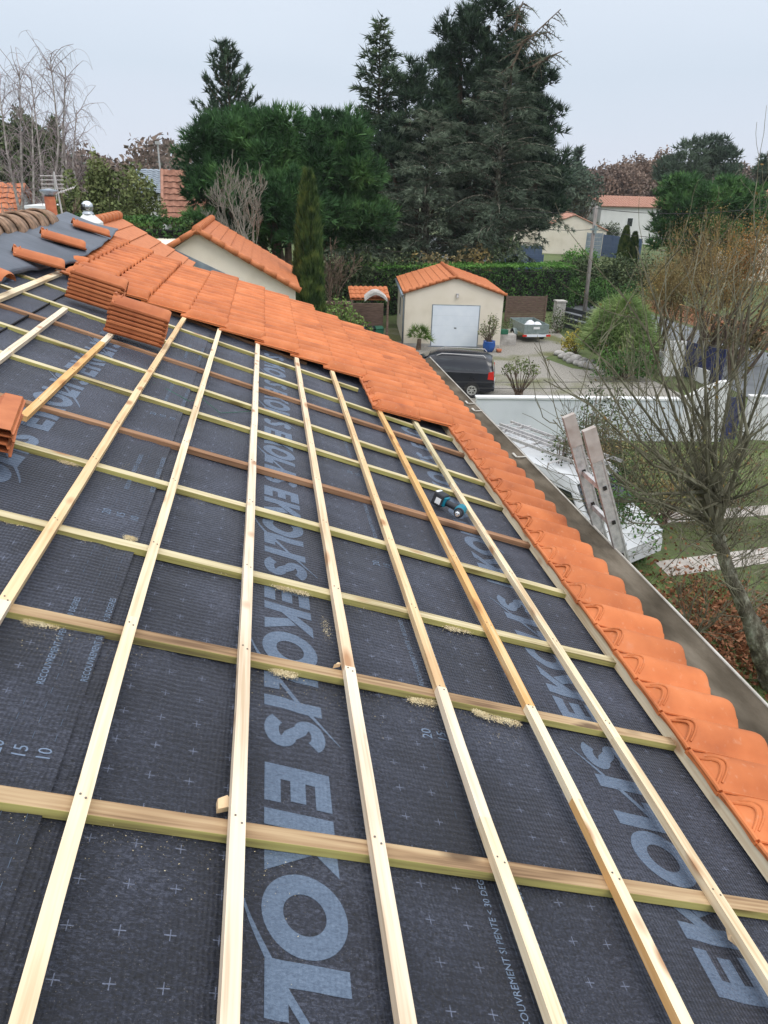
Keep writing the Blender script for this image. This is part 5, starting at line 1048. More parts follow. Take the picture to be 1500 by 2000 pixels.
    if mpv: cross(6, 7, .85, .95, 'windscreen'); cross(1, 2, .8, .8, 'rear_window')
    else: cross(5, 6, .85, .95, 'windscreen'); cross(2, 3, .85, .85, 'rear_window')
    for sx, wx in ((-1, -L2 + .85), (1, L2 - .85)):
        for sg in (-1, 1):
            mb = MB(); y0 = sg * (Wd / 2 - .20); y1 = sg * (Wd / 2 + .005); mb.tube([(wx, y0, .32), (wx, y1, .32)], .32, 24); wh = add_obj('wheel', mb, 'rubber', t, F)
            mb = MB(); c_ = Vector((wx, y1 + sg * .004, .32)); mb.tube([c_, c_ + Vector((0, sg * .008, 0))], .20, 20); add_obj('hub_cap', mb, 'chrome', wh, F)
            mb = MB()
            for k in range(6): a = k * math.pi / 3; mb.tube([c_ + Vector((.11 * math.cos(a), sg * .012, .11 * math.sin(a))), c_ + Vector((.11 * math.cos(a), sg * .015, .11 * math.sin(a)))], .035, 8)
            add_obj('hub_hole', mb, 'dark_hole', wh, F)
    for sg in (-1, 1):
        mb = MB(); a = -L2 + .04; mb._a([(a - .02, sg * .70 * Wd / 1.86, .78), (a - .02, sg * .90 * Wd / 1.86, .78), (a - .0, sg * .90 * Wd / 1.86, 1.12), (a + .02, sg * .74 * Wd / 1.86, 1.12), (a + .22, sg * .935 * Wd / 1.86, .80), (a + .20, sg * .925 * Wd / 1.86, 1.08)], [(0, 1, 2, 3), (1, 4, 5, 2)]); add_obj('tail_light', mb, 'red_lamp', t, F)
        mb = MB(); mb.box(L2 - .30, L2 - .06, sg * .62 * Wd / 1.86, sg * .84 * Wd / 1.86, .60, .76); add_obj('headlight', mb, 'chrome', t, F, bevel=.02)
        if rails: zz = S[4][3]; mb = MB(); mb.tube([(-L2 + .4, sg * .64, zz - .08), (-L2 + .5, sg * .65, zz + .02), (L2 - 2.3, sg * .65, zz + .01), (L2 - 2.1, sg * .64, zz - .08)], .018, 6); add_obj('roof_rail', mb, 'alu', t, F)
    mb = MB(); mb.box(-L2 - .03, -L2 + .0, -.26, .26, .52, .63); add_obj('number_plate', mb, 'white_paint', t, F)
    mb = MB(); mb.box(-L2 - .035, -L2 + .3, -.86 * Wd / 1.86, .86 * Wd / 1.86, .30, .50); add_obj('bumper', mb, paint, t, F, bevel=.04)
    return t
rear = gp(950, 772); hd = math.atan2(.30, -.95)
F = T_(rear.x + .45 + math.cos(hd) * 2.35, rear.y + .15 + math.sin(hd) * 2.35, 0) @ Matrix.Rotation(hd, 4, 'Z')
car('parked_car', F, 4.45, 1.80, 1.66, 'black people carrier with roof rails parked in the yard beside the white wall', 'car_black', mpv=True, rails=True)
F = T_(at(318, 430, 55).x, 55, 1.6) @ Matrix.Rotation(rad(8), 4, 'Z'); car('parked_car', F, 4.3, 1.75, 1.45, 'white car parked in front of the distant steep brown roof', 'car_white')
# --- houses to the right
def boxy(name, px0, px1, Yy, He, slope, rot, Dp, lab, wall, roof, win=None, chim=None):
    p = at(px0, 400, Yy); q = at(px1, 400, Yy); F = T_(p.x, Yy, 0) @ Matrix.Rotation(rot, 4, 'Z'); return p, q, F
Yh = 118; p = at(1212, 440, Yh); q = at(1275, 440, Yh)
t = small_house('house', 1176, 1335, 402, Yh, None, rad(17), 'tall white two storey house with orange roof on the rise at right', 'render_white', 'terracotta_pale', Dp=9, rot=rad(3), win=[(4.6, 5.0 - 3.4 + 1.0, 1.0, 1.3), (1.0, 1.2, .9, 1.2)])
mb = MB(); Fh = WM[t.name]; mb.box(-.06, -.02, 1.6, 2.3, 1.0, 3.2); mb.box(-.06, -.02, 3.4, 4.1, 1.0, 3.2); add_obj('window', mb, 'car_glass', t, Fh)
F = T_(at(1060, 400, 98).x, 98, 0) @ Matrix.Rotation(rad(-16), 4, 'Z')
t, ha = gable_house('house', F, 8.4, 12, at(1062, 446, 98).z, rad(22), 'beige house with wide gable and pinkish roof beyond the hedge, left of the wooden pole', 'house', 'render_cream', 'terracotta_pale', detail=(.5, .45, 4))
mb = MB(); mb.box(1.7, 2.5, 4, 5, ha - .8, ha + 1.0); mb.box(1.65, 2.55, 3.95, 5.05, ha + 1.0, ha + 1.08); add_obj('chimney', mb, 'render_cream', t, F)
F = T_(at(1000, 400, 104).x, 104, 0) @ Matrix.Rotation(rad(-16), 4, 'Z')
t, ha = gable_house('house', F, 8.4, 12, at(1000, 436, 104).z, rad(22), 'beige house with gable roof partly hidden behind the big pine', 'house', 'render_cream', 'terracotta_pale', detail=(.5, .45, 4))
F = T_(at(1462, 400, 70).x, 70, 0) @ Matrix.Rotation(rad(-12), 4, 'Z')
t, ha = gable_house('house', F, 8, 9, at(1470, 404, 70).z, rad(20), 'house with salmon roof cut off by the right edge', 'house', 'render_cream', 'terracotta_pale', detail=(.5, .45, 4))
mb = MB(); mb.box(.9, 1.8, -.06, -.01, 2.2, 3.6); add_obj('window', mb, 'car_glass', t, F)
# navy fences and gates
def panel_fence(name, p, q, h, lab, mat, boards=8, post=2.0, thick=.05, z0=0.0, cat='fence', gap=.02):
    F, Ln = frame(Vector((p[0], p[1], z0)), Vector((q[0], q[1], z0))); t = empty(name, None, lab, cat, W=F); t['kind'] = 'thing'; n = max(1, int(round(Ln / post)))
    for k in range(n + 1): mb = MB(); x = Ln * k / n; mb.box(x - .05, x + .05, -.05, .05, 0, h + .03); add_obj('post', mb, mat, t, F)
    for k in range(n):
        mb = MB()
        for b_ in range(boards): zz = .04 + (h - .04) * b_ / boards; mb.box(Ln * k / n + .05, Ln * (k + 1) / n - .05, -thick / 2 + .006 * (b_ % 2), thick / 2 + .006 * (b_ % 2), zz, zz + (h - .04) / boards - gap)
        add_obj('panel', mb, mat, t, F)
    return t
panel_fence('metal_gate', at(996, 400, 74), at(1072, 400, 74), at(1030, 497, 74).z, 'wide slate blue metal gate behind the hedge, below the beige house', 'fence_navy', 9, 3.0, gap=.004, cat='gate')
panel_fence('metal_fence', at(1015, 400, 80), at(1068, 400, 80), at(1040, 480, 80).z, 'slate blue fence panels standing behind the wide blue gate', 'fence_navy', 9, 2.0, gap=.004)
panel_fence('metal_fence', at(1155, 400, 92), at(1185, 400, 92), at(1170, 455, 92).z, 'small pale blue fence right of the wooden pole', 'zinc', 6, 1.4)
panel_fence('metal_fence', at(1188, 400, 95), at(1265, 400, 88), at(1230, 462, 92).z, 'long navy fence below the white two storey house', 'fence_navy', 6, 2.0, gap=.004)
p0 = gp(986, 629); p1 = gp(1062, 629)
panel_fence('wooden_fence', p0, p1, at(1020, 578, p0.y).z, 'brown louvred wooden fence panel between garage and road', 'fence_brown', 13, 1.75, .04)
# trees at right
conifer('spruce_tree', (at(1117, 400, 120).x, 120, 0), at(1116, 292, 120).z, 3.2, 'small bluish pointed conifer on the horizon right of the great pine', 'fol_far', 'bark_brown', 101, n_br=90, droop=0, rise=.3, shape=.8, ln=.9, wd=.3, per=5, step=.8)
def lt(name, px, Yy, lobes, lab, mat, seed, size, dens, **kw):
    b = at(px, 400, Yy); L_ = []
    for (x, y, rx, rz) in lobes: c = at(x, y, Yy); L_.append(((c.x - b.x, 0, c.z), rx, rx * .8, rz))
    leafy(name, (b.x, Yy, 0), L_, lab, mat, seed, 'tree', size, dens, 4, r=.15, **kw)
lt('evergreen_tree', 1125, 110, [(1125, 360, 3.6, 3.2), (1100, 375, 3, 3), (1140, 380, 3, 3)], 'rounded bluish evergreen below the small pointed conifer', 'fol_far', 102, .25, 12)
lt('birch_tree', 1108, 125, [(1108, 400, 3.2, 2.6), (1125, 396, 2.4, 2.2), (1095, 408, 2.2, 2.0)], 'yellow autumn tree between the great pine and the white house', 'fol_yellow', 103, .28, 7)
lt('oak_tree', 1190, 135, [(1185, 375, 6, 5), (1215, 370, 5, 5), (1160, 385, 5, 4)], 'grey brown leafless looking tree behind the white house, left', 'fol_far_brown', 104, .26, 14)
lt('oak_tree', 1260, 140, [(1245, 362, 6, 5), (1285, 358, 6, 6), (1265, 380, 6, 4)], 'reddish brown autumn tree behind the white house, right', 'fol_far_brown', 105, .26, 14)
Y = 95; pine_mass('pine_tree', [L3(1345, 310, Y, 2.6, 2.0), L3(1375, 295, Y, 2.4, 1.8), L3(1400, 300, Y, 2.0, 2.0), L3(1410, 325, Y, 2.4, 2.0), L3(1330, 335, Y, 3.0, 2.2), L3(1375, 340, Y, 3.4, 2.2), L3(1310, 350, Y, 2.4, 1.6)], (at(1365, 400, Y).x, Y, 0), 'open crowned dark pine on the skyline above the round pine at right', 'fol_far', 106, .3, clump=.34, per_area=4, ln=.8, wd=.14, per=8, spread=.45, upb=.8, fill=.2)
Y = 62; pine_mass('pine_tree', [L3(1308, 425, Y, 1.7, 1.9), L3(1340, 395, Y, 2.8, 1.9), L3(1380, 385, Y, 3.0, 1.6), L3(1430, 395, Y, 2.8, 1.8), L3(1465, 410, Y, 1.8, 1.5), L3(1360, 440, Y, 3.2, 2.4), L3(1420, 440, Y, 3.2, 2.2), L3(1295, 462, Y, 1.2, 1.4), L3(1318, 485, Y, 1.7, 1.6)], (at(1370, 500, Y).x, Y, 0), 'low spreading dome shaped pine at right, behind the telephone wires', 'fol_pine_bright', 107, .3, per_area=10, ln=.55, wd=.09, per=10, spread=.45, upb=.8, fill=.22)
Y = 80; pine_mass('cedar_tree', [L3(1495, 350, Y, 1.8, 1.6), L3(1510, 330, Y, 1.6, 1.6), L3(1485, 368, Y, 1.5, .9)], (at(1510, 400, Y).x, Y, 0), 'dark cedar cut by the right edge on the skyline', 'fol_far', 108, .3, per_area=6, ln=.8, wd=.16, per=7, spread=.5, upb=.2)
for (px, py, Yy, rx, rz, mt, lab) in ((1120, 520, 58, 2.0, 1.2, 'fol_bush', 'large dark laurel right above the end of the clipped hedge'), (1175, 520, 55, 2.6, 1.9, 'fol_bush', 'dark shrub mass right behind the wooden pole'), (1235, 520, 54, 2.4, 1.8, 'fol_bush', 'dark shrub mass left of the ochre tree'), (1140, 560, 53, 2.2, 1.5, 'fol_hedge', 'low dark hedge bush between road and wooden pole'),
                               (1205, 570, 50, 2.0, 1.4, 'fol_hedge', 'low dark bush beyond the pampas grass'), (1180, 445, 100, 2.4, 1.8, 'fol_bush', 'round grey green bush under the white house'), (1135, 490, 66, 1.7, .9, 'fol_hedge_top', 'bright green bush behind the wooden pole'), (1450, 640, 34, 1.8, 1.2, 'fol_ochre', 'ochre hedge bush beyond the road at the right edge')):
    p = at(px, py, Yy); leafy('shrub', (p.x, Yy, 0), [((0, 0, max(.8, p.z * .6)), rx, rx * .7, max(.8, p.z * .6)), ((rx * .5, 0, p.z * .85), rx * .6, rx * .5, rz * .8), ((-rx * .5, 0, p.z * .8), rx * .6, rx * .5, rz * .8)], lab, mt, int(px + 7), size=.10, dens=44)
for k, px in enumerate((1216, 1234)):
    b = at(px, 500, 66); column_cypress((b.x, 66, 0), at(px, 447 + k * 12, 66).z, .42, ('dark narrow cypress in the shrubs below the white house, left one', 'dark narrow cypress in the shrubs below the white house, right shorter one')[k], 111 + k)
# ochre trees beyond the road
def ochre(px, top, Yy, W0, lab, mat, seed, dens=16, trunks=4):
    b = at(px, 600, Yy); H_ = at(px, top, Yy).z; g = np.random.default_rng(seed); segs = []; tips = []
    for k in range(trunks): branching(g, np.array([b.x + g.normal() * .35, Yy, 0]), np.array([g.normal() * .28, g.normal() * .2, 1.]), H_ * .42, .09, 4, segs, tips, .5, .68, (0, 0, .3), (3, 3), .2, 4, .010)
    P = np.array([t[0] for t in tips]); P = P[P[:, 2] > H_ * .30]; T = leaves(P, g, .040, int(dens * 2.0), .34)
    t = empty('deciduous_tree', (b.x, Yy, 0), lab, 'tree'); t['kind'] = 'thing'; big = [s for s in segs if s[2] > .03]; small = [s for s in segs if s[2] <= .03]
    add_obj('trunk', tubes3(big, 5), 'bark_brown', t); add_obj('branches', tubes3(small, 3), 'twig_ochre', t); add_obj('leaves', T, mat, t)
ochre(1400, 425, 33, 3, 'tall ochre leaved multi stemmed tree beyond the road, centre right', 'fol_ochre', 121, 11, 6)
ochre(1305, 500, 34, 3, 'ochre leaved bushy tree beyond the road, left of the tallest', 'fol_ochre', 122, 9, 5)
ochre(1470, 445, 31, 3, 'ochre and orange leaved tree at the right edge', 'fol_orange', 123, 8, 5)
ochre(1350, 470, 38, 3, 'thin ochre leaved tree behind the tallest one', 'fol_ochre', 124, 9, 4)
# pole and wires
b = gp(1140, 622); tp = at(1165, 402, b.y); t = empty('telephone_pole', (b.x, b.y, 0), 'weathered wooden telephone pole beside the road, leaning slightly', 'pole'); t['kind'] = 'thing'
mb = MB(); mb.tube([b, b + (tp - b) * .5, tp], [.14, .12, .10], 12); add_obj('shaft', mb, 'pole_wood', t, smooth=True)
mb = MB(); c_ = b + (tp - b) * .80; mb.box(c_.x - .28, c_.x + .25, c_.y - .16, c_.y - .10, c_.z - .05, c_.z + .06); mb.box(c_.x - .05, c_.x + .12, c_.y - .2, c_.y - .1, c_.z - .22, c_.z + .25); add_obj('bracket', mb, 'galva', t)
def cable(P, lab, r=.012, sag=.0):
    mb = MB(); pts = []
    for a, b_ in zip(P, P[1:]):
        for k in range(9): u = k / 8; v_ = Vector(a) + (Vector(b_) - Vector(a)) * u; v_.z -= sag * 4 * u * (1 - u); pts.append(v_)
    mb.tube(pts, r, 5); tag(add_obj('overhead_cable', mb, 'cable', smooth=True), lab, 'cable')
top_ = tp - Vector((0, .1, .15)); cable([at(985, 402, 52), top_, at(1520, 402, 40)], 'thin telephone cable strung from the wooden pole across the round pine', .018, .35)
cable([at(985, 430, 60), c_, at(1520, 470, 44)], 'lower telephone cable sagging from the bracket of the wooden pole', .016, .3)
cable([at(880, 746, 23.6), at(1310, 744, 22.8)], 'upper of two thin dark cables above the white garden wall', .009, .02)
cable([at(840, 757, 23.4), at(1300, 757, 22.6)], 'lower of two thin dark cables above the white garden wall', .009, .03)
# white street mast at left
b = at(314, 330, 90); tp = at(308, 282, 90); mb = MB(); mb.tube([(b.x, 90, 0), tp], .10, 6); mb.tube([tp, tp + Vector((0, 0, .3))], .28, 8); tag(add_obj('lamp_mast', mb, 'alu'), 'thin pale mast with a small head on the left horizon', 'mast')
# --- white wall, gates, pillars
w0 = gp(925, 860); w1 = gp(1322, 862); hw = at(1100, 778, (w0.y + w1.y) / 2).z
F, Ln = frame(w0, w1); t = empty('garden_wall', None, 'long smooth pale garden wall with white coping between our garden and the yard', 'wall', W=F); t['kind'] = 'thing'
mb = MB(); mb.box(0, Ln, 0, .20, 0, hw - .05); add_obj('wall', mb, 'render_grey', t, F)
mb = MB(); mb.box(-.03, Ln + .02, -.04, .24, hw - .05, hw + .01); add_obj('coping', mb, 'white_paint', t, F)
mb = MB(); pts = [(Ln, 0, 0), (Ln + 1.5, 0, 0), (Ln + 1.5, 0, hw + .62), (Ln + 1.2, 0, hw + .60), (Ln + .6, 0, hw + .35), (Ln, 0, hw + .03)]; mb.prism(pts, (0, .22, 0)); add_obj('curved_end', mb, 'render_white', t, F)
g0 = Vector((F @ Vector((Ln + 1.55, 0, 0)))); panel_fence('gate', g0, g0 + Vector((.62, .25, 0)), 1.55, 'dark navy driveway gate at the end of the curved white wall', 'gate_blue', 6, 2.7, cat='gate')
w2 = g0 + Vector((.9, .2, 0)); F2, L2_ = frame(w2, w2 + Vector((6.5, -1.4, 0))); t = empty('garden_wall', None, 'white wall continuing at the right edge behind the bare tree', 'wall', W=F2); t['kind'] = 'thing'; mb = MB(); mb.box(0, L2_, 0, .2, 0, 1.5); mb.box(-.03, L2_, -.03, .23, 1.5, 1.55); add_obj('wall', mb, 'render_white', t, F2)
# far entrance: stone pillar, dark slatted gate, white wall
def pillar(px, py, Yy, lab, w_=.5, mat='render_white', h=None):
    b = gp(px, py); mb = MB(); h = h or 1.5; mb.box(b.x - w_ / 2, b.x + w_ / 2, b.y - w_ / 2, b.y + w_ / 2, 0, h); mb.box(b.x - w_ / 2 - .05, b.x + w_ / 2 + .05, b.y - w_ / 2 - .05, b.y + w_ / 2 + .05, h, h + .08); tag(add_obj('gate_pillar', mb, mat), lab, 'pillar')
    return b
b1 = pillar(1088, 640, 44, 'pale pillar at the road entrance just right of the wooden fence', .55, 'stone_pale', 1.55)
panel_fence('slatted_gate', b1 + Vector((.35, .1, 0)), Vector((18.6, b1.y - 2.6, 0)), 1.35, 'black slatted gate running from the pale pillar towards the pampas grass', 'gate_dark', 4, 3, cat='gate', gap=.10)
panel_fence('slatted_fence', (19.2, 38.5), (19.3, 30.5), 1.25, 'black slatted fence along the road behind the pampas grass', 'gate_dark', 4, 2.4, gap=.10)
F, Ln = frame(Vector((18.9, 41, 0)), Vector((19.2, 30, 0))); t = empty('garden_wall', None, 'low white wall under the slatted fence along the road', 'wall', W=F); t['kind'] = 'thing'; mb = MB(); mb.box(0, Ln, -.1, .1, 0, .6); add_obj('wall', mb, 'render_white', t, F)
pa = gp(1292, 735); pb_ = gp(1322, 742); mb = MB(); mb.box(pa.x, pa.x + .95, pa.y, pa.y + .2, 0, 1.6); tag(add_obj('gate_pillar', mb, 'render_white'), 'broad white wall panel beside the blue gate, behind the bare branches', 'pillar')
panel_fence('gate', Vector((pa.x + 1.0, pa.y, 0)), Vector((pa.x + 1.7, pa.y - 1.9, 0)), 1.6, 'dark blue solid gate beyond the broad white wall panel', 'gate_blue', 5, 2.6, cat='gate', gap=.004)
car('parked_car', T_(23.4, 27.8, 0) @ Matrix.Rotation(rad(100), 4, 'Z'), 4.2, 1.75, 1.45, 'pale grey car on the road at the right edge, behind the bare twigs', 'car_white')
# trailer
b = gp(1041, 668); F = T_(b.x, b.y + .95, 0) @ Matrix.Rotation(rad(92), 4, 'Z'); t = empty('car_trailer', None, 'small galvanised box trailer carrying white sacks, beside the wooden fence', 'trailer', W=F); t['kind'] = 'thing'
mb = MB(); l_, w_, h0, h1 = 1.15, .68, .48, .98
mb.box(-l_, l_, -w_, w_, h0, h0 + .04); mb.box(-l_, l_, -w_ - .03, -w_, h0 + .01, h1); mb.box(-l_, l_, w_, w_ + .03, h0 + .01, h1); mb.box(l_, l_ + .03, -w_ - .03, w_ + .03, h0 + .01, h1); bx_ = add_obj('body', mb, 'galva', t, F, bevel=.006)
mb = MB(); mb.box(-l_ - .035, -l_ - .002, -w_ - .03, w_ + .03, h0 + .01, h1); add_obj('tailgate', mb, 'galva', t, F)
mb = MB(); mb.box(-l_ - .042, -l_ - .036, -.18, .18, .74, .86); add_obj('label_plate', mb, 'white_paint', t, F)
mb = MB(); mb.box(-l_ - .07, -l_ - .03, -w_ - .03, w_ + .03, .33, .46); add_obj('light_bar', mb, 'white_metal', t, F)
for sg in (-1, 1):
    mb = MB(); mb.box(-l_ - .085, -l_ - .071, sg * w_ - .14, sg * w_ + .10, .34, .45); add_obj('tail_light', mb, 'red_lamp', t, F)
    mb = MB(); y0 = sg * (w_ + .08); mb.tube([(0, y0, .27), (0, y0 + sg * .16, .27)], .27, 20); wh = add_obj('wheel', mb, 'rubber', t, F); mb = MB(); mb.tube([(0, y0 + sg * .161, .27), (0, y0 + sg * .17, .27)], .15, 16); add_obj('rim', mb, 'chrome', wh, F)
    mb = MB(); pts = [(.36 * math.cos(rad(a)), y0 + sg * .08, .27 + .34 * math.sin(rad(a))) for a in range(10, 171, 20)]
    mb._a([(x, y0 - sg * .02, z) for x, _, z in pts] + [(x, y0 + sg * .19, z) for x, _, z in pts], [(i, i + 1, len(pts) + i + 1, len(pts) + i) for i in range(len(pts) - 1)]); add_obj('mudguard', mb, 'galva', t, F, smooth=True)
mb = MB(); mb.tube([(l_, -.3, .42), (l_ + .9, 0, .42)], .035, 6); mb.tube([(l_, .3, .42), (l_ + .9, 0, .42)], .035, 6); mb.tube([(l_ + .9, 0, .42), (l_ + 1.2, 0, .44)], .04, 6); add_obj('drawbar', mb, 'galva', t, F)
g = np.random.default_rng(140)
for k, (x, y, lab) in enumerate(((-.75, -.2, 'white sack lying at the rear of the trailer, left'), (-.7, .28, 'white sack lying at the rear of the trailer, right'), (-.2, .0, 'white sack lying in the middle of the trailer'))):
    mb = MB(); mb.grid(lambda u, v: (x + .34 * math.sin(math.pi * v) * math.cos(2 * math.pi * u) * (1 + .1 * math.sin(7 * u + k)), y + .27 * math.sin(math.pi * v) * math.sin(2 * math.pi * u), .80 + .24 * math.cos(math.pi * v) * (1 + .15 * math.sin(9 * u + 3 * k))), 18, 10); tag(add_obj('sack', mb, 'white_bag', None, F, smooth=True), lab, 'sack', 'sacks in the trailer')
# potted plants
b = gp(954, 687); t = empty('flower_pot', b, 'shiny blue glazed pot beside the garage door', 'pot'); t['kind'] = 'thing'
mb = MB(); mb.lathe([(0, .0), (.20, .0), (.29, .16), (.33, .36), (.30, .50), (.32, .56), (.29, .56), (.27, .50), (0, .50)], 24, (b.x, b.y, 0)); add_obj('pot', mb, 'blue_glaze', t, smooth=True)
leafy('oleander', (b.x, b.y, .5), [((0, 0, .75), .55, .45, .55), ((-.35, 0, .55), .35, .3, .3), ((.1, 0, 1.15), .35, .3, .35)], 'sparse olive leaved shrub growing in the shiny blue pot', 'fol_olive', 141, size=.05, dens=70, stems=9)
b = gp(974, 688); mb = MB(); mb.lathe([(0, 0), (.12, 0), (.16, .16), (.14, .16), (0, .14)], 16, b); tag(add_obj('flower_pot', mb, 'terracotta_deep', smooth=True), 'small low clay pot right of the blue pot', 'pot')
b = gp(817, 683); g = np.random.default_rng(142); t = empty('palm', b, 'small fan palm with fresh green fronds left of the garage door', 'palm'); t['kind'] = 'thing'
mb = MB(); mb.tube([b, b + Vector((.03, 0, .55))], [.13, .10], 10); add_obj('trunk', mb, 'bark_brown', t); P = []; D = []; fr = []
for k in range(42):
    a = g.uniform(0, 6.28); el = g.uniform(-.15, 1.4); d = np.array([math.cos(a) * math.cos(el), math.sin(a) * math.cos(el), math.sin(el)]); c = np.array([b.x + .03, b.y, .6]) + d * g.uniform(.35, .55); fr.append((np.array([b.x + .03, b.y, .6]), c, .008, .006))
    for j in range(16): P.append(c); D.append(unit(d + rand_dirs(1, g)[0] * .75))
add_obj('fronds', blades(np.array(P), np.array(D), .36, .035, g, 1, .05), 'fol_palm', t); add_obj('stalks', tubes3(fr, 3), 'fol_palm', t)
# bench with plants right of the pot
b = gp(988, 672); t = empty('plant_stand', b, 'rough stone plinth carrying green planters at the right corner of the garage', 'plant stand'); t['kind'] = 'thing'
mb = MB(); mb.box(b.x - .45, b.x + .45, b.y - .3, b.y + .3, 0, .55); add_obj('plinth', mb, 'stone_pale', t)
mb = MB(); mb.box(b.x - .5, b.x + .0, b.y - .25, b.y + .1, .56, .80); tag(add_obj('planter', mb, 'green_plastic', bevel=.02), 'green plastic planter standing on the stone plinth', 'planter')
leafy('potted_plant', (b.x, b.y + .1, .8), [((0, 0, .3), .5, .35, .35)], 'greyish plant on the stone plinth by the garage corner', 'fol_olive', 143, size=.05, dens=90, stems=5)
# lean-to shelter left of the garage
s0 = at(684, 583, 37.5); s1 = at(762, 580, 37.5); t = empty('lean_to_shelter', (s0.x, 37.5, 0), 'open lean-to shelter with orange tiles against the left side of the garage', 'shelter'); t['kind'] = 'thing'
mb = tiled_slope((s0.x, 38.6, at(720, 560, 38.6).z), (1, 0, 0), (0, -1.1, s0.z - at(720, 560, 38.6).z), s1.x - s0.x, 1.2, samples=6, amp=.04); add_obj('roof', mb, 'terracotta', t)
for x in (s0.x + .08, s1.x - .1): mb = MB(); mb.box(x - .05, x + .05, 37.5, 37.6, 0, s0.z - .05); add_obj('post', mb, 'fence_brown', t)
c0 = at(712, 584, 37.3); c1 = at(757, 584, 37.3); mb = MB(); n = 12; arc = [(c0.x + (c1.x - c0.x) * i / n, 37.3, c0.z + .32 * math.sin(math.pi * i / n)) for i in range(n + 1)]; mb._a(arc + [(x, y, z - .13) for x, y, z in arc], [(i, i + 1, n + 2 + i, n + 1 + i) for i in range(n)]); mb._a([(x, y, z) for x, y, z in arc] + [(x, y + .5, z + .1) for x, y, z in arc], [(i, i + 1, n + 2 + i, n + 1 + i) for i in range(n)]); add_obj('arched_valance', mb, 'stone_pale', t)
mb = MB(); mb.box(s0.x, s1.x, 39.6, 39.7, 0, 2.0); add_obj('back_wall', mb, 'fence_brown', t)
for k, (px, py, mt, lab, sz) in enumerate(((707, 655, 'blue_bin', 'dark blue wheeled bin under the shelter, left', .55), (722, 660, 'gate_dark', 'dark grey wheeled bin under the shelter, middle', .55), (738, 665, 'green_plastic', 'green wheeled bin under the shelter, right', .5))):
    b = at(px, py, 38.0); t = empty('wheeled_bin', (b.x, 38, 0), lab, 'bin', 'wheeled bins under the shelter'); t['kind'] = 'thing'; mb = MB(); mb.prism([(b.x - sz * .42, 38 - .25, 0), (b.x + sz * .42, 38 - .25, 0), (b.x + sz * .5, 38 - .3, 1.0), (b.x - sz * .5, 38 - .3, 1.0)], (0, .6, 0)); add_obj('body', mb, mt, t)
    mb = MB(); mb.box(b.x - sz * .52, b.x + sz * .52, 38 - .34, 38.36, 1.0, 1.07); add_obj('lid', mb, mt, t, bevel=.02)
p = at(762, 655, 36.6)
leafy('flower_bed', (p.x - .6, 37.0, 0), [((0, 0, .25), .8, .35, .3)], 'low dark plants with red blooms at the foot of the garage side wall', 'leaf_litter', 144, size=.05, dens=60, stems=4)
p = at(665, 620, 34); leafy('shrub', (p.x, 34, 0), [((0, 0, 1.9), 1.1, .9, 1.3), ((.8, 0, 1.5), .8, .7, 1.0), ((-.4, 0, 1.6), .8, .7, 1.2)], 'yellow green leafy shrub between the cypress column and the shelter', 'fol_light', 145, size=.08, dens=60)
mb = MB(); p0 = at(622, 592, 40); p1 = at(684, 588, 40); mb.box(p0.x, p1.x, 40, 40.2, p0.z - .7, p0.z - .05); mb.box(p0.x - .05, p1.x, 39.9, 40.3, p0.z - .05, p0.z + .08); mb.box(p0.x, p0.x + .12, 40, 40.2, 0, p0.z); mb.box(p1.x - .12, p1.x, 40, 40.2, 0, p0.z); tag(add_obj('garden_rack', mb, 'fence_brown'), 'dark brown timber rack behind the yellow green shrub', 'rack')
# young shrub in the yard by the wall
b = gp(1012, 775); leafy('young_tree', (b.x, b.y, 0), [((0, 0, 1.25), .75, .6, .35), ((-.5, 0, 1.15), .35, .35, .28), ((.5, .0, 1.1), .4, .35, .25)], 'small round topped shrub in the yard behind the pale wall', 'fol_olive', 146, 'shrub', .05, 80, 12, 'bark_brown', r=.02)
# reed clump
b = gp(1200, 718); g = np.random.default_rng(147); n = 9000; a = g.uniform(0, 6.283, n); el = g.uniform(.15, 1.5, n); d = np.stack([np.cos(a) * np.cos(el), np.sin(a) * np.cos(el), np.sin(el)], 1); q_ = g.random((n, 1)) ** .5
P = np.array([b.x, b.y, .35]) + d * np.array([1.25, 1.1, 2.2]) * q_ ; D = unit(d + np.array([0, 0, .75])); T = blades(P, D, .80, .040, g, 2, .20); T2 = blades(P + D * .62, unit(d * np.array([1.3, 1.3, .2]) + np.array([0, 0, -.05])), .55, .030, g, 2, .30)
tree_thing('reed_clump', b, 'big fountain shaped clump of tall bright green grass beside the drive', 'grass clump', np.concatenate([T, T2]), 'fol_reed', [(np.array([b.x, b.y, 0]), np.array([b.x + g.normal() * .6, b.y + g.normal() * .5, 1.6]), .012, .008) for _ in range(60)], 'fol_reed', crown_name='blades')
b = gp(1125, 690); leafy('shrub', (b.x, b.y, 0), [((0, 0, .7), .8, .6, .6), ((-.5, 0, .45), .5, .4, .4)], 'yellow leaved shrub behind the pale stone border', 'fol_yellow', 148, size=.06, dens=90)
b = gp(1145, 668); leafy('shrub', (b.x, b.y, 0), [((0, 0, .8), 1.1, .8, .8), ((.8, 0, 1.0), .8, .7, .8)], 'olive green shrub between yellow shrub and reed clump', 'fol_olive', 149, size=.06, dens=70)
b = gp(1088, 650); leafy('shrub', (b.x, b.y, 0), [((0, 0, .7), .9, .7, .8)], 'grey green bush between trailer and pale pillar', 'fol_bush', 150, size=.06, dens=80)
b = gp(1215, 742); leafy('shrub', (b.x, b.y, 0), [((-.6, 0, .75), 1.0, .9, .75), ((.8, 0, .8), 1.0, .9, .8)], 'low dark clipped bush in front of the reed clump', 'fol_hedge', 151, size=.06, dens=120)
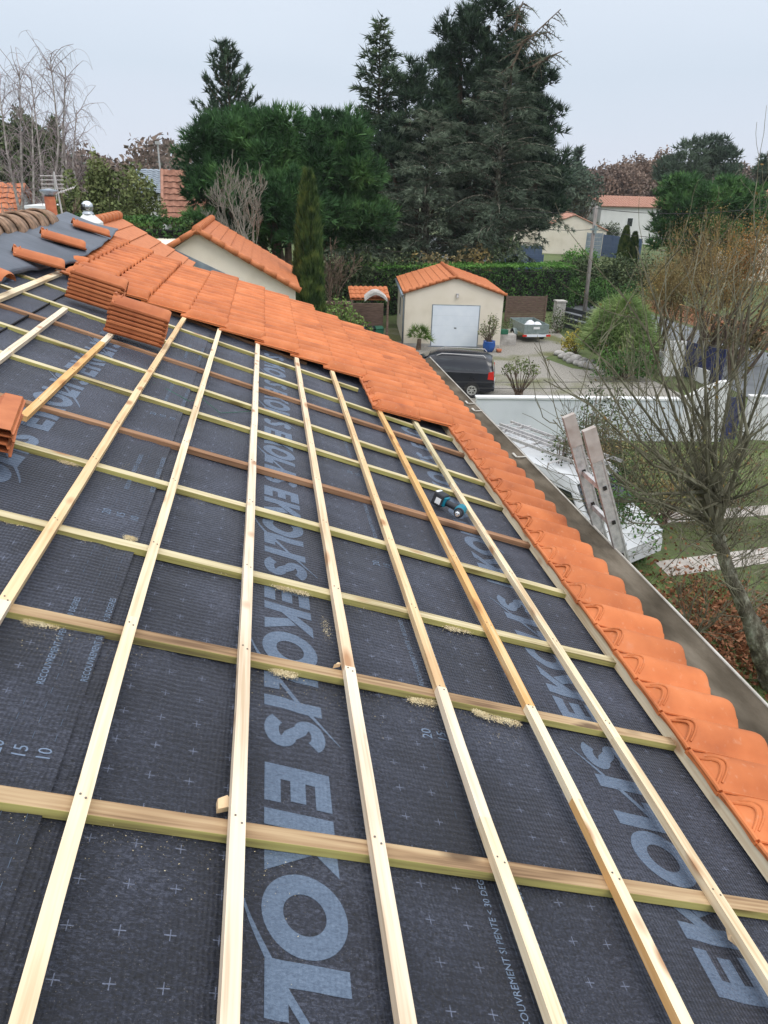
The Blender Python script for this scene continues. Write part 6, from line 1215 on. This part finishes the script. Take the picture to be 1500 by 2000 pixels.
b = gp(1215, 722); leafy('shrub', (b.x, b.y, 0), [((0, 0, 1.2), 1.6, .6, .3)], 'silvery leaved creeper on top of the low dark bush', 'fol_cedar', 152, size=.07, dens=40)
# rounded stones of the border, each its own
sp_ = [(1092, 694), (1100, 700), (1108, 705), (1118, 709), (1128, 713), (1139, 716), (1150, 719), (1161, 722), (1172, 727), (1112, 698), (1125, 704), (1140, 709), (1155, 713)]
for i, (x, y) in enumerate(sp_):
    b = gp(x, y); g = np.random.default_rng(160 + i); mb = MB(); f_ = g.uniform(.8, 1.2, 6)
    mb.grid(lambda u, v: (b.x + .28 * f_[0] * math.sin(math.pi * v) * math.cos(6.2832 * u) * (1 + .12 * math.sin(5 * u * 6.28 / 2)), b.y + .25 * f_[1] * math.sin(math.pi * v) * math.sin(6.2832 * u), .10 + .17 * f_[2] * math.cos(math.pi * v)), 12, 7)
    tag(add_obj('border_stone', mb, 'stone_pale', smooth=True), 'rounded pale stone of the planted border beside the drive', 'stone', 'pale border stones along the drive')
# ================================================================== OUR OWN GARDEN
# ladder leaning on the gutter
q1 = gp(1172, 1036, GZ); q2 = gp(1204, 1066, GZ); yA, yB = q1.y + .12, q2.y; xg = gutx((yA + yB) / 2) + .03
tA = at(1112, 812, yA); tB = at(1148, 838, yB); 
def rail_pts(q, tp_): d = (tp_ - q).normalized(); k = q.z / -d.z; return q + d * (q.z / -d.z), tp_
QA = Vector((xg, yA, GZ)); QB = Vector((xg, yB, GZ)); dA = Vector((tA.x - xg, 0, tA.z - GZ)); hA = dA.z; kA = (tA.x - xg) / (tA.z - GZ); kB = (tB.x - xg) / (tB.z - GZ); lean = (kA + kB) / 2; print('LADDER', kA, kB, tA, tB, xg)
def stile_pt(y, z): return Vector((xg + (z - GZ) * lean, y, z))
ztop = (tA.z + tB.z) / 2; t = empty('ladder', stile_pt(yA, .05), 'dusty aluminium ladder leaning on the gutter', 'ladder'); t['kind'] = 'thing'
for (y, zt) in ((yA, tA.z), (yB, tB.z)):
    a = stile_pt(y, .0); b_ = stile_pt(y, zt); F, Ln = frame(a, b_, (0, 1, 0)); mb = MB(); mb.box(0, Ln, -.038, .038, -.014, .014); mb.box(0, Ln, .030, .042, -.018, .018); mb.box(0, Ln, -.042, -.030, -.018, .018); st_o = add_obj('stile', mb, 'alu', t, F)
    mb = MB(); mb.box(Ln - .24, Ln + .004, -.044, .044, -.020, .020); add_obj('end_cap', mb, 'alu_dusty', st_o, F)
    mb = MB(); k = Ln - .45
    while k > .3: mb.box(k - .014, k + .014, -.012, .012, -.0225, .0225); k -= .28
    add_obj('rung_hole', mb, 'dark_hole', st_o, F)
k = 0
zz = ztop - .44
while zz > .3 and k < 22:
    mb = MB(); a = stile_pt(yA, zz); b_ = stile_pt(yB, zz); F, Ln = frame(a, b_); mb.box(.0, Ln, -.016, .016, -.016, .016); add_obj('rung', mb, 'alu', t, F); zz -= .27; k += 1
# van with roof rack and ladders
vf = (7.4, 15.5); F = T_(6.75, 15.6, 0) @ Matrix.Rotation(rad(-62), 4, 'Z')
t = empty('delivery_van', None, 'white panel van with ladder rack on its roof, parked below the gutter behind shrubs', 'van', W=F); t['kind'] = 'thing'
S = [(-2.4, .35, 1.9, .88), (-2.35, .28, 1.98, .92), (.7, .28, 1.98, .92), (1.0, .28, 1.90, .92), (1.55, .28, 1.22, .90), (2.25, .30, 1.02, .86), (2.45, .40, .75, .76)]
mb = MB(); n = 9
def vr(s):
    x, zb, zt, w_ = s; h = [(w_, zb), (w_, zb + .5 * (zt - zb)), (w_ * .97, zt - .25 * (zt - zb) * .5), (w_ * .86, zt), (0, zt + .03)]; return [(x, y, z) for y, z in h] + [(x, -y, z) for y, z in h[::-1][1:]]
R = [vr(s) for s in S]; V = [p for r in R for p in r]; mb._a(V, [(i * n + j, (i + 1) * n + j, (i + 1) * n + j + 1, i * n + j + 1) for i in range(len(R) - 1) for j in range(n - 1)] + [tuple(range(n))[::-1], tuple((len(R) - 1) * n + j for j in range(n))]); bo = add_obj('body', mb, 'car_white', t, F, smooth=True); mo = bo.modifiers.new('e', 'EDGE_SPLIT'); mo.split_angle = rad(35)
mb = MB(); mb._a([(1.06, -.74, 1.86), (1.06, .74, 1.86), (1.54, .80, 1.28), (1.54, -.80, 1.28)], [(0, 1, 2, 3)]); add_obj('windscreen', mb, 'car_glass', t, F)
for sg in (-1, 1):
    mb = MB(); mb._a([(.2, sg * .935, 1.15), (1.4, sg * .925, 1.15), (1.05, sg * .90, 1.7), (.2, sg * .91, 1.7)], [(0, 1, 2, 3)]); add_obj('window', mb, 'car_glass', t, F)
    mb = MB(); mb.box(2.25, 2.40, sg * .5, sg * .8, .72, .92); add_obj('headlight', mb, 'chrome', t, F, bevel=.03)
    for wx in (-1.6, 1.6): mb = MB(); mb.tube([(wx, sg * .74, .33), (wx, sg * .94, .33)], .33, 20); add_obj('wheel', mb, 'rubber', t, F)
mb = MB()
for x in (-1.9, -.8, .3): mb.tube([(x, -.9, 2.0), (x, -.88, 2.14), (x, .88, 2.14), (x, .9, 2.0)], .02, 6)
add_obj('roof_rack', mb, 'alu', t, F)
for k, (yy, lab) in enumerate(((-.25, 'aluminium ladder lying on the van roof rack, nearer one'), (.35, 'aluminium ladder lying on the van roof rack, farther one'))):
    t = empty('ladder', None, lab, 'ladder', 'ladders on the van roof rack', W=F @ T_(-.6, yy, 2.2)); t['kind'] = 'thing'
    for s_ in (-.2, .2): mb = MB(); mb.box(-2.3, 1.2, yy + s_ - .02, yy + s_ + .02, 2.165, 2.235); add_obj('stile', mb, 'alu', t, F)
    mb = MB()
    for q in range(12): mb.tube([(-2.15 + q * .28, yy - .2, 2.2), (-2.15 + q * .28, yy + .2, 2.2)], .014, 6)
    add_obj('rungs', mb, 'alu', t, F)
# shrubs round the van and ladder
for (px, py, z, lobes, mt, lab, sz, dn) in ((1125, 960, 0, [((0, 0, 1.9), .9, .8, 1.4), ((.4, .2, 2.9), .6, .6, .9)], 'fol_bush', 'small leaved evergreen shrub between the gutter and the van', .045, 70), (1215, 1040, 0, [((0, 0, .9), .9, .9, 1.0), ((-.5, 0, 1.5), .6, .6, .8)], 'fol_hedge', 'dark shrub at the foot of the ladder', .045, 110),
                                          (1290, 960, 0, [((0, 0, 1.2), 1.3, 1.0, 1.1), ((.8, 0, 1.0), 1.0, .9, .9)], 'fol_ochre', 'ochre twiggy shrub between the van and the bare tree', .045, 45), (1190, 880, 0, [((0, 0, 1.1), 1.4, .9, 1.2)], 'fol_olive', 'olive shrub in front of the pale wall', .05, 45), (1185, 925, 0, [((0, 0, 1.6), .8, .7, 1.1), ((-.3, .2, 2.3), .5, .5, .6)], 'fol_ochre', 'ochre and green leaved shrub just right of the leaning ladder', .035, 110), (1075, 935, 0, [((0, 0, 1.9), .5, .5, 1.0), ((.3, 0, 2.7), .35, .35, .5)], 'fol_bush', 'slender leafy shrub in front of the van roof, left of the ladder', .035, 90), (1160, 945, 0, [((0, 0, 1.3), .7, .6, .9), ((.4, 0, 1.9), .5, .45, .6)], 'fol_bush', 'dark leafy shrub between the ladder and the bonnet of the van', .035, 150), (1235, 930, 0, [((0, 0, 1.2), .7, .6, .7)], 'fol_olive', 'loose olive shrub leaning over the bonnet of the van', .03, 60), (1400, 930, 0, [((0, 0, .9), 1.5, 1.0, 1.0)], 'fol_olive', 'olive shrub behind the bare tree at right', .05, 35)):
    b = gp(px, py + (118 if px in (1185, 1075, 1160, 1235) else 60)); leafy('shrub', (b.x, b.y, 0), lobes, lab, mt, int(px) + 3, size=sz, dens=dn, stems=14)
# the big bare fruit tree, right foreground
g = np.random.default_rng(170); segs = []; tips = []
TR = [at(1508, 1400, 9.3), at(1496, 1270, 9.4), at(1462, 1205, 9.55), at(1425, 1120, 9.7), at(1400, 1040, 9.8)]
TR[0].z = 0; tb = [np.array(p) for p in TR]; rr = [.28, .25, .125, .105, .10]
for i in range(4): segs.append((tb[i], tb[i + 1], rr[i], rr[i + 1]))
LIMBS = [(1062, 742, 9.2, .05), (1120, 650, 9.6, .045), (1150, 700, 10.6, .05), (1205, 560, 10.0, .05), (1242, 480, 10.2, .05), (1290, 600, 9.4, .05), (1300, 500, 10.8, .05), (1350, 560, 9.8, .055), (1400, 520, 10.5, .05), (1440, 600, 9.6, .055), (1490, 520, 10.3, .05), (1530, 650, 9.4, .055),
         (1560, 760, 9.0, .05), (1100, 880, 9.0, .045), (1180, 940, 8.9, .045), (1130, 980, 9.6, .04), (1220, 780, 11.2, .05), (1330, 700, 11.4, .05), (1450, 740, 11.2, .05), (1540, 900, 9.2, .045), (1260, 860, 8.8, .04), (1380, 640, 9.0, .05), (1200, 1000, 9.2, .03), (1080, 820, 8.6, .035), (1130, 760, 8.8, .035), (1170, 860, 9.8, .035), (1240, 930, 9.6, .03), (1300, 900, 9.0, .03), (1280, 760, 9.2, .04), (1340, 820, 10.6, .03), (1460, 860, 9.1, .03), (1520, 1020, 9.3, .03), (1320, 1090, 9.3, .03), (1480, 450, 9.8, .045), (1330, 640, 9.2, .04), (1250, 680, 9.9, .045)]
forks = [tb[4], np.array(at(1390, 1010, 9.85)), np.array(at(1405, 980, 9.8)), np.array(at(1375, 960, 9.7))]
segs += [(tb[4], forks[1], .10, .075), (tb[4], forks[2], .10, .075), (forks[1], forks[3], .075, .06)]
for k in range(60):
    u = g.uniform(1.2, 4); j = min(int(u), 3); q = tb[j] + (tb[j + 1] - tb[j]) * (u - j); d = unit(rand_dirs(1, g)[0] * [1, .8, .5] + np.array([0, 0, .55])); branching(g, q, d, g.uniform(.4, 1.3), .010, 2, segs, tips, .7, .62, (0, 0, .3), (3, 4), .28, 4, .0030)
for (x, y, Yy, r) in LIMBS:
    e_ = np.array(at(x, y, Yy)); o = forks[g.integers(0, 4)]; mid = o * .55 + e_ * .45 + g.normal(size=3) * .12 - np.array([0, 0, .10]); mid2 = o * .2 + e_ * .8 + g.normal(size=3) * .08; P = [o, (o * .55 + mid * .45) + g.normal(size=3) * .06, mid, mid2, e_]; segs += segs_from(P, r * .72, .008)
    for k in range(9):
        u = g.uniform(.15, 1) * 4; j = min(int(u), 3); q = P[j] + (P[j + 1] - P[j]) * (u - j); dr = unit(P[j + 1] - P[j]); d = unit(dr * .8 + rand_dirs(1, g)[0] * .95 + np.array([0, 0, .28])); branching(g, q, d, g.uniform(.45, 1.15), .0085, 1, segs, tips, .6, .6, (0, 0, .35), (2, 4), .22, 4, .0034)
base_v = Vector(tb[0]); t = empty('fruit_tree', base_v, 'large leafless fruit tree with mossy twisting limbs in the right foreground', 'tree'); t['kind'] = 'thing'
big = []
for (a, b_, r0, r1) in [s for s in segs if s[2] > .10]:
    m_ = 7; prev = a; 
    for i in range(m_):
        nx = a + (b_ - a) * (i + 1) / m_ + (g.normal(size=3) * .006 if i < m_ - 1 else 0); ra = r0 + (r1 - r0) * i / m_; rb = r0 + (r1 - r0) * (i + 1) / m_; big.append((prev - (nx - prev) * .25, nx + (nx - prev) * .12, ra * 1.02, rb * 1.0)); prev = nx
        if g.random() < .6: o = nx + unit(g.normal(size=3)) * rb * .75; big.append((o - [0, 0, rb * .35], o + [0, 0, rb * .35], rb * .38, rb * .25))
add_obj('trunk', tubes3(big, 14), 'bark_grey', t, smooth=False); add_obj('limbs', tubes3([s for s in segs if .02 < s[2] <= .10], 6), 'bark_moss', t); add_obj('twigs', tubes3([s for s in segs if s[2] <= .02], 3), 'bark_moss', t)
P = np.array([q[0] for q in tips]); P = P[g.random(len(P)) < .16]; add_obj('leaves', leaves(P, g, .026, 1, .008), 'dead_leaf_twig', t)
# second, thinner stems beside it
for (px, py, hh, sd, lab) in ((1255, 800, 4.6, 171, 'thin bare sapling standing left of the fruit tree'), (1150, 1010, 3.3, 172, 'bare twiggy sapling beside the ladder'), (1330, 1230, 1.6, 173, 'little bare bush on the lawn below the fruit tree')):
    b = gp(px, py + 30); bare_tree('bare_sapling', (b.x, b.y, 0), hh, lab, 'bark_moss', sd, level=4, r=.03, spread=.5, kids=(3, 3), first=.42, minr=.005, trunks=3, n=3, leaf=('dead_leaf_twig', .04, 1, .25, .04))
# fallen leaves and grass
g = np.random.default_rng(180); c0 = gp(1420, 1240); n = 5200; P = np.stack([c0.x + .35 + g.normal(size=n) * .8, c0.y + g.normal(size=n) * 1.1, g.uniform(.01, .10, n)], 1); tag(add_obj('fallen_leaves', leaves(P, g, .055, 1, .02), 'leaf_litter'), 'heap of brown fallen leaves round the foot of the fruit tree', None, None, 'stuff')
n = 4500; P = np.stack([g.uniform(5, 20, n), g.uniform(9, 22, n), g.uniform(.015, .03, n)], 1); tag(add_obj('fallen_leaves', leaves(P, g, .05, 1, .02), 'leaf_litter'), 'scattered brown leaves lying over the lawn', None, None, 'stuff')
n = 60000; P = np.stack([g.uniform(4.6, 19, n), g.uniform(8.5, 22, n), np.zeros(n)], 1); k = (np.sin(P[:, 0] * 1.7) * np.sin(P[:, 1] * 1.3 + P[:, 0]) > -.5) & ~(((P[:, 1] > 13.2) & (P[:, 1] < 14.8) & (P[:, 0] > 8.4)) | ((P[:, 1] > 15.8) & (P[:, 1] < 17.1) & (P[:, 0] > 8.4)))
tag(add_obj('grass', blades(P[k], np.tile([0, 0, 1.], (int(k.sum()), 1)), .09, .014, g, 1, .4), 'grass_blade'), 'short uneven grass of the lawn', None, None, 'stuff')
n = 3000; P = np.stack([g.uniform(27, 30.5, n), g.uniform(22, 54, n), g.uniform(.02, .12, n)], 1); tag(add_obj('fallen_leaves', leaves(P, g, .09, 1, .02), 'leaf_litter'), 'rusty fallen leaves along the far side of the road', None, None, 'stuff')
# damp November air
mb = MB(); mb.box(-815, 815, -215, 1215, -1, 30); hz = bpy.data.materials.new('haze_mat'); hz.use_nodes = True; n_ = hz.node_tree; n_.nodes.clear(); o_ = n_.nodes.new('ShaderNodeOutputMaterial'); v_ = n_.nodes.new('ShaderNodeVolumePrincipled'); v_.inputs['Color'].default_value = (.86, .90, .96, 1); v_.inputs['Density'].default_value = .0002; v_.inputs['Anisotropy'].default_value = .0; n_.links.new(v_.outputs[0], o_.inputs['Volume']); MATS['haze_mat'] = hz
tag(add_obj('haze', mb, 'haze_mat'), 'thin damp haze over the whole neighbourhood', None, None, 'stuff')
